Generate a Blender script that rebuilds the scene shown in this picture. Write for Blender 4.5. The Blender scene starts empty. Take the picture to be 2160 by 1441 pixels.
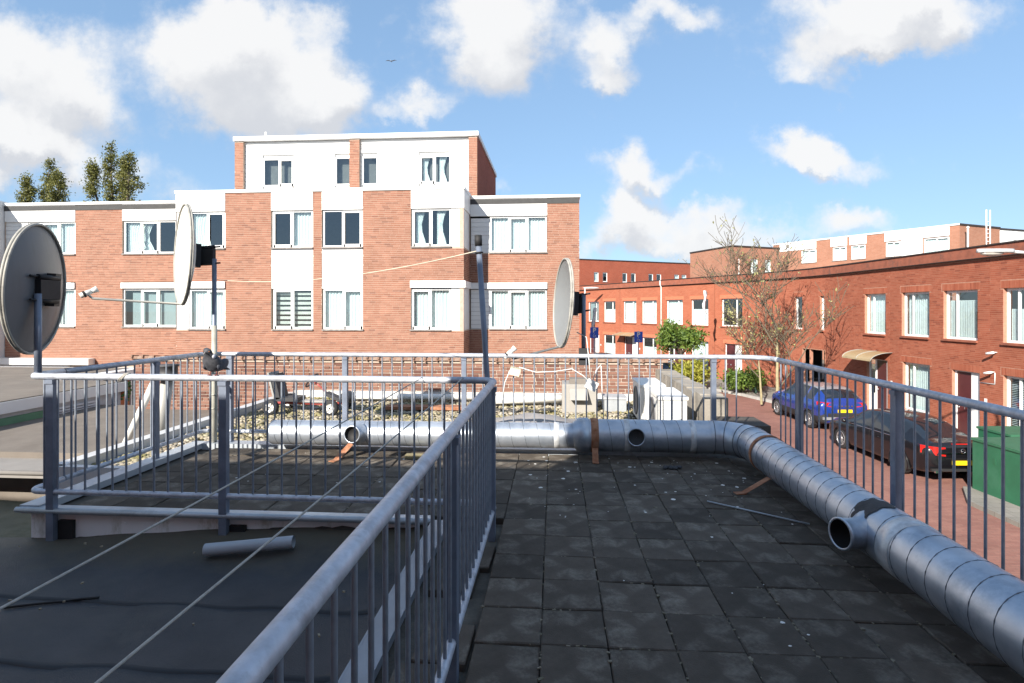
import bpy, bmesh, math, random
import numpy as np
from mathutils import Vector, Matrix
R = math.radians
random.seed(7); rng = np.random.default_rng(7)
sc = bpy.context.scene
COL = sc.collection

# ---------------------------------------------------------------- camera, sky, sun, exposure
YAW = R(4.36); CS, SN = math.cos(YAW), math.sin(YAW)
CAMZ = 1.5
cam = bpy.data.cameras.new('camera'); camo = bpy.data.objects.new('camera', cam); COL.objects.link(camo)
camo.location = (0, 0, CAMZ); camo.rotation_euler = (R(90), 0, YAW)
cam.sensor_width = 36; cam.lens = 36 * 1180 / 2160; cam.shift_y = -68 / 2160
cam.clip_start = 0.05; cam.clip_end = 3000
sc.camera = camo
SUN_AZ = R(25.9)      # light travels towards +Y turned this much to +X
SUN_EL = R(29.0)
sun = bpy.data.lights.new('sun', 'SUN'); suno = bpy.data.objects.new('sun', sun); COL.objects.link(suno)
sun.energy = 5.0; sun.angle = R(0.5); sun.color = (1.0, 0.93, 0.83)
ldir = Vector((math.sin(SUN_AZ) * math.cos(SUN_EL), math.cos(SUN_AZ) * math.cos(SUN_EL), -math.sin(SUN_EL)))
suno.rotation_euler = ldir.to_track_quat('-Z', 'Y').to_euler()
suno.location = (-10, -20, 20)
sc.view_settings.view_transform = 'Standard'; sc.view_settings.look = 'None'
sc.view_settings.exposure = 1.05; sc.view_settings.gamma = 1.0

def build_world():
    w = bpy.data.worlds.new('World'); sc.world = w; w.use_nodes = True
    nt = w.node_tree; N = nt.nodes; L = nt.links; N.clear()
    out = N.new('ShaderNodeOutputWorld'); bg = N.new('ShaderNodeBackground')
    L.new(bg.outputs[0], out.inputs[0])
    sky = N.new('ShaderNodeTexSky'); sky.sky_type = 'NISHITA'; sky.sun_disc = False
    sky.sun_elevation = SUN_EL
    sd = -ldir
    sky.sun_rotation = math.atan2(sd.x, sd.y)
    sky.air_density = 1.0; sky.dust_density = 0.0; sky.ozone_density = 1.5
    bg.inputs[1].default_value = 0.06
    tc = N.new('ShaderNodeTexCoord')
    def math_(op, a, b=None, clamp=False):
        n = N.new('ShaderNodeMath'); n.operation = op; n.use_clamp = clamp
        for i, v in enumerate((a, b)):
            if v is None: continue
            if isinstance(v, (int, float)): n.inputs[i].default_value = v
            else: L.new(v, n.inputs[i])
        return n.outputs[0]
    def vec(op, a, b=None, scale=None):
        n = N.new('ShaderNodeVectorMath'); n.operation = op
        for i, v in enumerate((a, b)):
            if v is None: continue
            if isinstance(v, (tuple, list, Vector)): n.inputs[i].default_value = v
            else: L.new(v, n.inputs[i])
        if scale is not None: n.inputs['Scale'].default_value = scale
        return n
    D = tc.outputs['Generated']
    fwd = (-SN, CS, 0); rgt = (CS, SN, 0)
    df = vec('DOT_PRODUCT', D, fwd).outputs['Value']
    du = vec('DOT_PRODUCT', D, rgt).outputs['Value']
    sep = N.new('ShaderNodeSeparateXYZ'); L.new(D, sep.inputs[0]); dz = sep.outputs['Z']
    dfc = math_('MAXIMUM', df, 0.12)
    u = math_('DIVIDE', du, dfc); v = math_('DIVIDE', dz, dfc)
    comb = N.new('ShaderNodeCombineXYZ'); L.new(u, comb.inputs[0]); L.new(v, comb.inputs[1])
    P0 = comb.outputs[0]
    # edge warp
    def noise(vecsock, scale, detail, rough=0.55, col=False):
        n = N.new('ShaderNodeTexNoise'); n.inputs['Scale'].default_value = scale
        n.inputs['Detail'].default_value = detail; n.inputs['Roughness'].default_value = rough
        L.new(vecsock, n.inputs['Vector']); return n.outputs['Color' if col else 'Fac']
    wn = noise(P0, 7.0, 6, 0.6, True)
    w1 = vec('SUBTRACT', wn, (0.5, 0.5, 0.5)).outputs[0]
    w2 = vec('SCALE', w1, scale=0.20).outputs[0]
    P = vec('ADD', P0, w2).outputs[0]
    fb = noise(P0, 9.0, 7, 0.62)
    blobs = [  # measured on the sky in view: azimuth/elevation tangents, radii, weight
        (60, 120, 170, 110, 1.0), (150, 200, 120, 60, .55), (20, 290, 170, 70, .95), (120, 330, 180, 50, .45), (250, 350, 110, 35, .3),
        (470, 60, 150, 100, 1.1), (520, 150, 170, 90, 1.0), (540, 240, 190, 70, .6), (700, 190, 90, 90, .8), (690, 50, 60, 45, .45),
        (1030, 40, 150, 90, 1.0), (1060, 140, 90, 80, .8), (905, 212, 70, 35, .65), (820, 240, 40, 20, .35),
        (1290, 80, 85, 70, .85), (1290, 150, 80, 30, .5), (1400, 8, 80, 35, .6),
        (1860, 35, 230, 75, 1.2), (1840, 105, 130, 35, .7), (1690, 150, 100, 38, .55), (1770, 190, 50, 25, .4),
        (1720, 335, 120, 48, 1.1), (1330, 335, 75, 50, .95), (1400, 375, 80, 28, .55), (1470, 345, 40, 25, .3),
        (1305, 450, 60, 60, 1.0), (1460, 455, 110, 40, .8), (1400, 520, 200, 40, .7), (1790, 465, 90, 35, .7), (1650, 510, 200, 40, .5),
        (1950, 500, 120, 18, .35), (10, 400, 60, 40, .6), (330, 400, 150, 45, .35), (1060, 370, 40, 30, .4)]
    def field(Psock):
        acc = None
        for (px, py, rx, ry, wt) in blobs:
            c = ((px - 1080) / 1180, (652 - py) / 1180, 0)
            d = vec('SUBTRACT', Psock, c).outputs[0]
            m = vec('MULTIPLY', d, (1180 / (rx * .90), 1180 / (ry * .90), 0)).outputs[0]
            q = vec('DOT_PRODUCT', m, m).outputs['Value']
            e = math_('POWER', 2.718, math_('MULTIPLY', q, -0.9))
            e = math_('MULTIPLY', e, wt)
            acc = e if acc is None else math_('ADD', acc, e)
        return acc
    f0 = field(P)
    Pu = vec('ADD', P, (-0.012, 0.045, 0)).outputs[0]
    f1 = field(Pu)
    dens = math_('ADD', f0, math_('MULTIPLY', math_('SUBTRACT', fb, 0.5), 1.25))
    def sstep(x, a, b):
        n = N.new('ShaderNodeMapRange'); n.interpolation_type = 'SMOOTHSTEP'
        n.inputs['From Min'].default_value = a; n.inputs['From Max'].default_value = b
        L.new(x, n.inputs['Value']); return n.outputs[0]
    cov = sstep(dens, 0.16, 0.86)
    front = sstep(df, 0.35, 0.6)
    cov = math_('MULTIPLY', cov, front)
    # the rest of the sky carries the same broken cumulus
    gn = noise(D, 2.6, 7, 0.58)
    gcov = math_('MULTIPLY', sstep(gn, 0.50, 0.62), math_('SUBTRACT', 1.0, front))
    gcov = math_('MULTIPLY', gcov, sstep(dz, 0.02, 0.12))
    cov = math_('MAXIMUM', cov, gcov)
    cov = math_('MULTIPLY', cov, 0.96)
    # grey undersides: more cloud above than here
    sh = math_('SUBTRACT', f1, f0)
    sh = math_('ADD', sh, math_('MULTIPLY', math_('SUBTRACT', 0.5, fb), 0.5))
    shade = sstep(sh, -0.16, 0.34)
    shade = math_('MULTIPLY', shade, front)
    ccol = N.new('ShaderNodeMix'); ccol.data_type = 'RGBA'
    L.new(shade, ccol.inputs[0]); ccol.inputs[6].default_value = (7.7, 7.7, 7.7, 1); ccol.inputs[7].default_value = (5.6, 5.75, 6.1, 1)
    # blue sky slightly lifted towards the horizon by haze of the sky model itself
    gain = N.new('ShaderNodeMix'); gain.data_type = 'RGBA'; gain.blend_type = 'MULTIPLY'; gain.inputs[0].default_value = 1.0
    gm = N.new('ShaderNodeGamma'); gm.inputs[1].default_value = .42; L.new(sky.outputs[0], gm.inputs[0])   # evens out the clear sky from zenith to horizon
    L.new(gm.outputs[0], gain.inputs[6]); gain.inputs[7].default_value = (2.10, 2.85, 3.70, 1)
    mix = N.new('ShaderNodeMix'); mix.data_type = 'RGBA'
    L.new(cov, mix.inputs[0]); L.new(gain.outputs[2], mix.inputs[6]); L.new(ccol.outputs[2], mix.inputs[7])
    L.new(mix.outputs[2], bg.inputs[0])
build_world()

# ---------------------------------------------------------------- helpers
def cw(xc, zc, Z=0.0):
    """point given as metres right of / ahead of the viewpoint's own axis -> world"""
    return Vector((CS * xc - SN * zc, SN * xc + CS * zc, Z))

class MB:
    def __init__(s): s.v = []; s.f = []; s.sm = []
    def add(s, verts, faces, smooth=False):
        o = len(s.v); s.v.extend([tuple(p) for p in verts])
        s.f.extend([tuple(i + o for i in f) for f in faces]); s.sm.extend([smooth] * len(faces)); return s
    def box(s, c, d, M=None):
        x, y, z = d[0] / 2, d[1] / 2, d[2] / 2
        vs = [Vector((sx * x, sy * y, sz * z)) for sx in (-1, 1) for sy in (-1, 1) for sz in (-1, 1)]
        if M is not None: vs = [M @ p for p in vs]
        c = Vector(c); vs = [p + c for p in vs]
        return s.add(vs, [(0, 1, 3, 2), (4, 6, 7, 5), (0, 4, 5, 1), (2, 3, 7, 6), (0, 2, 6, 4), (1, 5, 7, 3)])
    def bb(s, x0, x1, y0, y1, z0, z1): return s.box(((x0 + x1) / 2, (y0 + y1) / 2, (z0 + z1) / 2), (abs(x1 - x0), abs(y1 - y0), abs(z1 - z0)))
    def obox(s, O, u, n, u0, u1, d0, d1, z0, z1):
        """box in a facade frame: u along the wall, d outwards, z up"""
        O = Vector(O); u = Vector(u); n = Vector(n); k = Vector((0, 0, 1))
        vs = [O + u * a + n * b + k * c for a in (u0, u1) for b in (d0, d1) for c in (z0, z1)]
        fs = [(0, 1, 3, 2), (4, 6, 7, 5), (0, 4, 5, 1), (2, 3, 7, 6), (0, 2, 6, 4), (1, 5, 7, 3)]
        if u.cross(n).dot(k) < 0: fs = [f[::-1] for f in fs]
        return s.add(vs, fs)
    def quad(s, a, b, c, d, smooth=False): return s.add([a, b, c, d], [(0, 1, 2, 3)], smooth)
    def tube(s, pts, r, seg=8, caps=True, rs=None):
        pts = [Vector(p) for p in pts]; n = len(pts); rings = []
        T0 = (pts[1] - pts[0]).normalized()
        up = Vector((0, 0, 1)) if abs(T0.z) < .9 else Vector((1, 0, 0))
        A = T0.cross(up).normalized()
        for i in range(n):
            T = (pts[min(i + 1, n - 1)] - pts[max(i - 1, 0)]).normalized()
            A = (A - T * A.dot(T)).normalized(); B = T.cross(A)
            rr = rs[i] if rs is not None else r
            rings.append([pts[i] + (A * math.cos(2 * math.pi * k / seg) + B * math.sin(2 * math.pi * k / seg)) * rr for k in range(seg)])
        vs = [p for ring in rings for p in ring]; fs = []
        for i in range(n - 1):
            for k in range(seg):
                k2 = (k + 1) % seg
                fs.append((i * seg + k, i * seg + k2, (i + 1) * seg + k2, (i + 1) * seg + k))
        s.add(vs, fs, True)
        if caps:
            o = len(s.v) - len(vs)
            s.f.append(tuple(o + k for k in range(seg))[::-1]); s.sm.append(False)
            s.f.append(tuple(o + (n - 1) * seg + k for k in range(seg))); s.sm.append(False)
        return s
    def cyl(s, p0, p1, r, seg=12, r1=None, caps=True): return s.tube([p0, p1], r, seg, caps, rs=[r, r if r1 is None else r1])
    def lathe(s, prof, M=None, seg=24, smooth=True):
        M = M or Matrix.Identity(4); vs = []
        for (r, h) in prof:
            for k in range(seg):
                a = 2 * math.pi * k / seg; vs.append(M @ Vector((r * math.cos(a), r * math.sin(a), h)))
        fs = [(i * seg + k, i * seg + (k + 1) % seg, (i + 1) * seg + (k + 1) % seg, (i + 1) * seg + k) for i in range(len(prof) - 1) for k in range(seg)]
        return s.add(vs, fs, smooth)
    def sphere(s, c, r, seg=12, rings=8, M=None):
        """ellipsoid; r scalar or 3-tuple"""
        rx, ry, rz = (r, r, r) if isinstance(r, (int, float)) else r
        vs = []; c = Vector(c)
        for i in range(rings + 1):
            t = math.pi * i / rings
            for k in range(seg):
                a = 2 * math.pi * k / seg
                p = Vector((rx * math.sin(t) * math.cos(a), ry * math.sin(t) * math.sin(a), rz * math.cos(t)))
                if M is not None: p = M @ p
                vs.append(c + p)
        fs = [(i * seg + k, (i + 1) * seg + k, (i + 1) * seg + (k + 1) % seg, i * seg + (k + 1) % seg) for i in range(rings) for k in range(seg)]
        return s.add(vs, fs, True)
    def mesh(s, name, off=(0, 0, 0)):
        m = bpy.data.meshes.new(name)
        o = Vector(off)
        m.from_pydata([(p[0] - o.x, p[1] - o.y, p[2] - o.z) for p in s.v], [], s.f)
        m.polygons.foreach_set('use_smooth', s.sm); m.update(); return m
    def build(s, name, mat, parent=None, **kw):
        off = wloc(parent)
        m = s.mesh(name, off); return place(name, m, mat, parent, **kw)

def wloc(o):
    p = Vector((0, 0, 0))
    while o is not None: p = p + o.location; o = o.parent
    return p
def place(name, me, mat, parent=None, loc=(0, 0, 0), label=None, cat=None, group=None, kind=None):
    o = bpy.data.objects.new(name, me); COL.objects.link(o); o.location = loc
    if mat is not None and me is not None and len(me.materials) == 0: me.materials.append(mat)
    if parent is not None: o.parent = parent
    tag(o, label, cat, group, kind); return o
def tag(o, label=None, cat=None, group=None, kind=None):
    if label: o['label'] = label
    if cat: o['category'] = cat
    if group: o['group'] = group
    if kind: o['kind'] = kind
    return o
def thing(name, loc, label, cat, group=None):
    o = bpy.data.objects.new(name, None); COL.objects.link(o); o.location = loc; o.empty_display_size = .2
    return tag(o, label, cat, group)
def arc(c, a, b, r, t0, t1, n):
    c = Vector(c); a = Vector(a); b = Vector(b)
    return [c + (a * math.cos(t0 + (t1 - t0) * i / n) + b * math.sin(t0 + (t1 - t0) * i / n)) * r for i in range(n + 1)]

# ---------------------------------------------------------------- materials
def srgb(r, g, b):
    f = lambda c: (c / 255 / 12.92) if c / 255 <= .04045 else ((c / 255 + .055) / 1.055) ** 2.4
    return (f(r), f(g), f(b), 1)
MATS = {}
def mat(name, col, rough=.6, metal=0., var=.12, scale=6., bump=0., bscale=40., spec=.5, col2=None, detail=6, dirt=None, dscale=1.5, coat=0., obj_rand=0., stretch=None):
    if name in MATS: return MATS[name]
    m = bpy.data.materials.new(name); m.use_nodes = True; nt = m.node_tree; N = nt.nodes; L = nt.links
    b = N['Principled BSDF']; b.inputs['Roughness'].default_value = rough; b.inputs['Metallic'].default_value = metal
    b.inputs['Specular IOR Level'].default_value = spec
    if coat: b.inputs['Coat Weight'].default_value = coat; b.inputs['Coat Roughness'].default_value = .04
    col = tuple(col[:3]); tc = N.new('ShaderNodeTexCoord'); src = tc.outputs['Object']
    if stretch:
        mp = N.new('ShaderNodeMapping'); mp.inputs['Scale'].default_value = stretch; L.new(src, mp.inputs[0]); src = mp.outputs[0]
    nz = N.new('ShaderNodeTexNoise'); nz.inputs['Scale'].default_value = scale; nz.inputs['Detail'].default_value = detail; nz.inputs['Roughness'].default_value = .6
    L.new(src, nz.inputs['Vector'])
    rp = N.new('ShaderNodeValToRGB')
    lo = tuple(c * (1 - var) for c in col); hi = tuple(min(1, c * (1 + var)) for c in (col2 or col)[:3])
    if col2: lo = col; hi = tuple(col2[:3])
    rp.color_ramp.elements[0].position = .3; rp.color_ramp.elements[1].position = .7
    rp.color_ramp.elements[0].color = (*lo, 1); rp.color_ramp.elements[1].color = (*hi, 1)
    L.new(nz.outputs['Fac'], rp.inputs[0]); cs = rp.outputs[0]
    if dirt is not None:
        n2 = N.new('ShaderNodeTexNoise'); n2.inputs['Scale'].default_value = dscale; n2.inputs['Detail'].default_value = 8; n2.inputs['Roughness'].default_value = .7
        L.new(src, n2.inputs['Vector'])
        mr = N.new('ShaderNodeMapRange'); mr.inputs['From Min'].default_value = .52; mr.inputs['From Max'].default_value = .72; L.new(n2.outputs['Fac'], mr.inputs['Value'])
        mx = N.new('ShaderNodeMix'); mx.data_type = 'RGBA'; L.new(mr.outputs[0], mx.inputs[0]); L.new(cs, mx.inputs[6]); mx.inputs[7].default_value = (*dirt[:3], 1); cs = mx.outputs[2]
    if obj_rand:
        oi = N.new('ShaderNodeObjectInfo'); hs = N.new('ShaderNodeHueSaturation')
        mr = N.new('ShaderNodeMapRange'); mr.inputs['To Min'].default_value = 1 - obj_rand; mr.inputs['To Max'].default_value = 1 + obj_rand
        L.new(oi.outputs['Random'], mr.inputs['Value']); L.new(mr.outputs[0], hs.inputs['Value']); L.new(cs, hs.inputs['Color']); cs = hs.outputs[0]
    L.new(cs, b.inputs['Base Color'])
    if bump:
        n3 = N.new('ShaderNodeTexNoise'); n3.inputs['Scale'].default_value = bscale; n3.inputs['Detail'].default_value = 4; L.new(src, n3.inputs['Vector'])
        bp = N.new('ShaderNodeBump'); bp.inputs['Strength'].default_value = bump; bp.inputs['Distance'].default_value = .01; L.new(n3.outputs['Fac'], bp.inputs['Height']); L.new(bp.outputs[0], b.inputs['Normal'])
    MATS[name] = m; return m

def brick_mat(name, c1, c2, attr=True, rough=.85):
    """one fired-clay brick: colour differs from brick to brick (attribute or object random) plus grain"""
    m = bpy.data.materials.new(name); m.use_nodes = True; nt = m.node_tree; N = nt.nodes; L = nt.links
    b = N['Principled BSDF']; b.inputs['Roughness'].default_value = rough; b.inputs['Specular IOR Level'].default_value = .25
    if attr:
        a = N.new('ShaderNodeAttribute'); a.attribute_name = 'rnd'; f = a.outputs['Fac']
    else:
        f = N.new('ShaderNodeObjectInfo').outputs['Random']
    rp = N.new('ShaderNodeValToRGB'); e = rp.color_ramp.elements
    e[0].position = 0; e[0].color = (c1[0] * .76, c1[1] * .76, c1[2] * .82, 1); e[1].position = 1; e[1].color = (*c2[:3], 1)
    k = rp.color_ramp.elements.new(.12); k.color = (*c1[:3], 1)
    L.new(f, rp.inputs[0])
    tc = N.new('ShaderNodeTexCoord'); nz = N.new('ShaderNodeTexNoise'); nz.inputs['Scale'].default_value = 1.1; nz.inputs['Detail'].default_value = 9; nz.inputs['Roughness'].default_value = .72
    L.new(tc.outputs['Object'], nz.inputs['Vector'])
    mr = N.new('ShaderNodeMapRange'); mr.inputs['From Min'].default_value = .3; mr.inputs['From Max'].default_value = .7; mr.inputs['To Min'].default_value = .82; mr.inputs['To Max'].default_value = 1.15
    L.new(nz.outputs['Fac'], mr.inputs['Value'])
    hs = N.new('ShaderNodeHueSaturation'); L.new(rp.outputs[0], hs.inputs['Color']); L.new(mr.outputs[0], hs.inputs['Value'])
    L.new(hs.outputs[0], b.inputs['Base Color'])
    return m

def brick_tex_mat(name, c1, c2, mortar, su=1.0):
    """far brickwork, too small to tell bricks apart"""
    m = bpy.data.materials.new(name); m.use_nodes = True; nt = m.node_tree; N = nt.nodes; L = nt.links
    b = N['Principled BSDF']; b.inputs['Roughness'].default_value = .88; b.inputs['Specular IOR Level'].default_value = .25
    at = N.new('ShaderNodeUVMap'); at.uv_map = 'UVMap'
    bt = N.new('ShaderNodeTexBrick'); bt.inputs['Scale'].default_value = 1.0; bt.inputs['Brick Width'].default_value = .22; bt.inputs['Row Height'].default_value = .0625
    bt.inputs['Mortar Size'].default_value = .006; bt.inputs['Color1'].default_value = (*c1[:3], 1); bt.inputs['Color2'].default_value = (*c2[:3], 1); bt.inputs['Mortar'].default_value = (*mortar[:3], 1)
    L.new(at.outputs[0], bt.inputs['Vector'])
    tc = N.new('ShaderNodeTexCoord'); nz = N.new('ShaderNodeTexNoise'); nz.inputs['Scale'].default_value = .8; nz.inputs['Detail'].default_value = 8; L.new(tc.outputs['Object'], nz.inputs['Vector'])
    mr = N.new('ShaderNodeMapRange'); mr.inputs['To Min'].default_value = .8; mr.inputs['To Max'].default_value = 1.2; L.new(nz.outputs['Fac'], mr.inputs['Value'])
    hs = N.new('ShaderNodeHueSaturation'); L.new(bt.outputs['Color'], hs.inputs['Color']); L.new(mr.outputs[0], hs.inputs['Value'])
    L.new(hs.outputs[0], b.inputs['Base Color']); return m

def glass_mat(name, tint=(.86, .91, .92), refl=2.6):
    m = bpy.data.materials.new(name); m.use_nodes = True; nt = m.node_tree; N = nt.nodes; L = nt.links
    N.remove(N['Principled BSDF']); out = N['Material Output']
    tr = N.new('ShaderNodeBsdfTransparent'); tr.inputs[0].default_value = (*tint, 1)
    gl = N.new('ShaderNodeBsdfGlossy'); gl.inputs['Roughness'].default_value = .02; gl.inputs[0].default_value = (1, 1, 1, 1)
    fr = N.new('ShaderNodeFresnel'); fr.inputs[0].default_value = 1.5
    mu = N.new('ShaderNodeMath'); mu.operation = 'MULTIPLY_ADD'; mu.inputs[1].default_value = refl; mu.inputs[2].default_value = .02; mu.use_clamp = True
    L.new(fr.outputs[0], mu.inputs[0])
    ge = N.new('ShaderNodeNewGeometry'); bf = N.new('ShaderNodeMath'); bf.operation = 'SUBTRACT'; bf.inputs[0].default_value = 1.0; L.new(ge.outputs['Backfacing'], bf.inputs[1])
    m2 = N.new('ShaderNodeMath'); m2.operation = 'MULTIPLY'; L.new(mu.outputs[0], m2.inputs[0]); L.new(bf.outputs[0], m2.inputs[1])
    mx = N.new('ShaderNodeMixShader'); L.new(m2.outputs[0], mx.inputs[0]); L.new(tr.outputs[0], mx.inputs[1]); L.new(gl.outputs[0], mx.inputs[2]); L.new(mx.outputs[0], out.inputs[0])
    return m

M_GALV = mat('galvanised_steel', (.47, .50, .56), .5, .4, .22, 22., bump=.08, bscale=60., dirt=(.27, .28, .31), dscale=7.)
M_POST = mat('painted_steel_post', (.17, .20, .26), .5, .3, .2, 9.)
M_BAR = mat('steel_baluster', (.24, .27, .32), .5, .4, .25, 12.)
M_DUCT = mat('spiral_duct_zinc', (.36, .41, .48), .38, .72, .14, 4.5, col2=(.60, .64, .70), dirt=(.26, .31, .38), dscale=3.2, bump=.12, bscale=7.)
M_SEAM = mat('duct_seam', (.15, .165, .19), .5, .5)
M_RUST = mat('rusty_steel', (.23, .08, .035), .85, .1, .3, 18., col2=(.42, .22, .13), bump=.3)
M_TAPE = mat('aluminium_tape', (.62, .63, .64), .4, .4, .2, 25., dirt=(.35, .35, .36), dscale=9.)
M_BLACK = mat('black_rubber_and_shade', (.012, .012, .013), .7, 0, .3, 12.)
M_TILE = mat('concrete_paver', (.058, .047, .037), .9, 0, .35, 7., col2=(.098, .082, .066), bump=.35, bscale=160., dirt=(.20, .18, .15), dscale=5.0, obj_rand=.34, spec=.3)
M_BITU = mat('bitumen_felt', (.030, .031, .036), .62, 0, .3, 2.2, col2=(.058, .059, .064), bump=.35, bscale=180., dirt=(.075, .075, .07), dscale=.9, spec=.35)
M_BITU_B = mat('weathered_bitumen', (.13, .11, .092), .9, 0, .25, 1.8, col2=(.19, .165, .14), bump=.3, bscale=120., dirt=(.13, .115, .10), dscale=1.2)
M_MOSS = mat('mossy_bitumen', (.10, .092, .06), .92, 0, .3, 1.4, col2=(.19, .165, .11), bump=.3, bscale=90., dirt=(.07, .075, .035), dscale=1.7)
M_FASC = mat('white_fascia_board', (.78, .79, .80), .6, 0, .06, 2., dirt=(.26, .26, .17), dscale=4.5, stretch=(1, 1, .45))
M_WHITE = mat('white_panel', (.72, .72, .71), .5, 0, .05, 1., dirt=(.62, .61, .59), dscale=.8)
M_FRAME = mat('white_window_frame', (.78, .78, .77), .4, 0, .03, 3.)
M_SIDE = mat('white_siding', (.70, .70, .69), .55, 0, .03, 1.5)
M_SILL = mat('dark_sill', (.20, .18, .17), .7, 0, .2, 8., dirt=(.36, .35, .33), dscale=6)
M_GLASS = glass_mat('window_glass')
M_CURT = mat('sheer_curtain', (.80, .82, .80), .9, 0, .06, 4.)
M_CURTG = mat('grey_blind', (.33, .37, .37), .9, 0, .05, 3.)
M_ROOM = mat('dim_room', (.16, .15, .14), .9)
M_MORT = mat('mortar', (.42, .335, .27), .95, 0, .15, 9.)
M_MORTR = mat('mortar_red_row', (.37, .185, .125), .95, 0, .15, 9.)
M_BR_MAIN = brick_mat('orange_brick', (.250, .112, .073), (.300, .146, .100))
M_BR_ROW = brick_mat('red_brick', (.285, .080, .044), (.335, .112, .066))
M_BR_PAR = brick_mat('brown_brick', (.155, .075, .055), (.25, .135, .10), attr=False)
M_BR_PARS = brick_mat('brown_brick_joined', (.155, .075, .055), (.25, .135, .10))
M_BT_MAIN = brick_tex_mat('orange_brickwork_far', (.34, .14, .085), (.40, .19, .12), (.42, .36, .31))
M_BT_ROW = brick_tex_mat('red_brickwork_far', (.31, .080, .040), (.36, .110, .058), (.33, .17, .115))
M_BT_DARK = brick_tex_mat('dark_red_brickwork_far', (.25, .054, .028), (.30, .074, .040), (.27, .13, .095))
M_BT_PINK = brick_tex_mat('pink_brickwork_far', (.29, .12, .074), (.34, .152, .10), (.33, .235, .175))
M_ROOFD = mat('roof_felt_dark', (.06, .06, .06), .9)
M_COPING = mat('brown_clay_coping', (.20, .115, .08), .8, 0, .25, 7., dirt=(.30, .26, .22), dscale=6.)
M_PLASTIC = mat('grey_plastic', (.32, .34, .36), .5)
M_PVC = mat('grey_pvc_pipe', (.36, .40, .44), .4, 0, .08, 4.)
M_WPVC = mat('white_pvc_pipe', (.74, .73, .70), .45, 0, .05, 3., dirt=(.5, .48, .44), dscale=2.)
M_CONC = mat('old_concrete', (.26, .235, .20), .95, 0, .25, 3., bump=.5, bscale=30., dirt=(.13, .115, .095), dscale=2.2)
M_ROAD = None
# ---------------------------------------------------------------- ground, road, pavement
GZ = -3.0
def pave_mat(name, c1, c2, mortar, bw, bh, scale=1.0):
    m = bpy.data.materials.new(name); m.use_nodes = True; nt = m.node_tree; N = nt.nodes; L = nt.links
    b = N['Principled BSDF']; b.inputs['Roughness'].default_value = .9; b.inputs['Specular IOR Level'].default_value = .25
    tc = N.new('ShaderNodeTexCoord'); bt = N.new('ShaderNodeTexBrick'); bt.inputs['Scale'].default_value = scale
    bt.inputs['Brick Width'].default_value = bw; bt.inputs['Row Height'].default_value = bh; bt.inputs['Mortar Size'].default_value = .005
    bt.inputs['Color1'].default_value = (*c1, 1); bt.inputs['Color2'].default_value = (*c2, 1); bt.inputs['Mortar'].default_value = (*mortar, 1)
    L.new(tc.outputs['Object'], bt.inputs['Vector'])
    nz = N.new('ShaderNodeTexNoise'); nz.inputs['Scale'].default_value = .7; nz.inputs['Detail'].default_value = 9; nz.inputs['Roughness'].default_value = .7; L.new(tc.outputs['Object'], nz.inputs['Vector'])
    mr = N.new('ShaderNodeMapRange'); mr.inputs['From Min'].default_value = .3; mr.inputs['From Max'].default_value = .7; mr.inputs['To Min'].default_value = .78; mr.inputs['To Max'].default_value = 1.18; L.new(nz.outputs['Fac'], mr.inputs['Value'])
    hs = N.new('ShaderNodeHueSaturation'); L.new(bt.outputs['Color'], hs.inputs['Color']); L.new(mr.outputs[0], hs.inputs['Value']); L.new(hs.outputs[0], b.inputs['Base Color'])
    return m
M_ROADR = pave_mat('red_clinker_road', (.23, .105, .085), (.28, .14, .11), (.17, .10, .085), .21, .07)
M_PAVE = pave_mat('grey_pavement_slabs', (.21, .197, .175), (.25, .235, .21), (.13, .12, .10), .3, .3)
M_GROUND = mat('bare_yard_ground', (.16, .15, .13), .95, 0, .2, .6)
g = MB(); g.quad((-900, -900, GZ - .02), (900, -900, GZ - .02), (900, 900, GZ - .02), (-900, 900, GZ - .02))
g.build('ground', M_GROUND, kind='structure')
# the street runs along the row of red houses (15.5 m right of the view axis)
def path_row(t):
    """plan of the red row's street face: straight, a bend, straight"""
    pass
ROW_X = 15.5
def sheet(name, pts, z, m, kind='structure'):
    b = MB(); b.add([(p.x, p.y, z) for p in pts], [tuple(range(len(pts)))]); return b.build(name, m, kind=kind)
sheet('road', [cw(3.2, -20), cw(12.75, -20), cw(12.75, 25.5), cw(11.9, 29), cw(9.6, 34.5), cw(-6, 67.5), cw(-14, 63.5), cw(1.2, 32), cw(3.2, 25)], GZ, M_ROADR)
pv = MB()
pl_in = [cw(12.9, -20), cw(12.9, 25.6), cw(12.05, 29.2), cw(9.75, 34.7), cw(-5.8, 67.6)]
pl_out = [cw(ROW_X + .3, -20), cw(ROW_X + .3, 29.5), cw(ROW_X - .3, 31.4), cw(13.4, 34.6), cw(-1.8, 68)]
for i in range(4):
    a, b_, c, d = pl_in[i], pl_out[i], pl_out[i + 1], pl_in[i + 1]
    pv.quad((a.x, a.y, GZ + .11), (b_.x, b_.y, GZ + .11), (c.x, c.y, GZ + .11), (d.x, d.y, GZ + .11))
pv.build('pavement', M_PAVE, kind='structure')
kb = MB()
for i in range(4):
    a, d = pl_in[i], pl_in[i + 1]; t = (d - a); L_ = t.length; t.normalize(); n = Vector((-t.y, t.x, 0))
    kb.obox(a, t, n, 0, L_, .0, .13, GZ - .05, GZ + .115)
kb.build('kerb', mat('kerb_concrete', (.36, .35, .33), .9, 0, .15, 5.), kind='structure')
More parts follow.
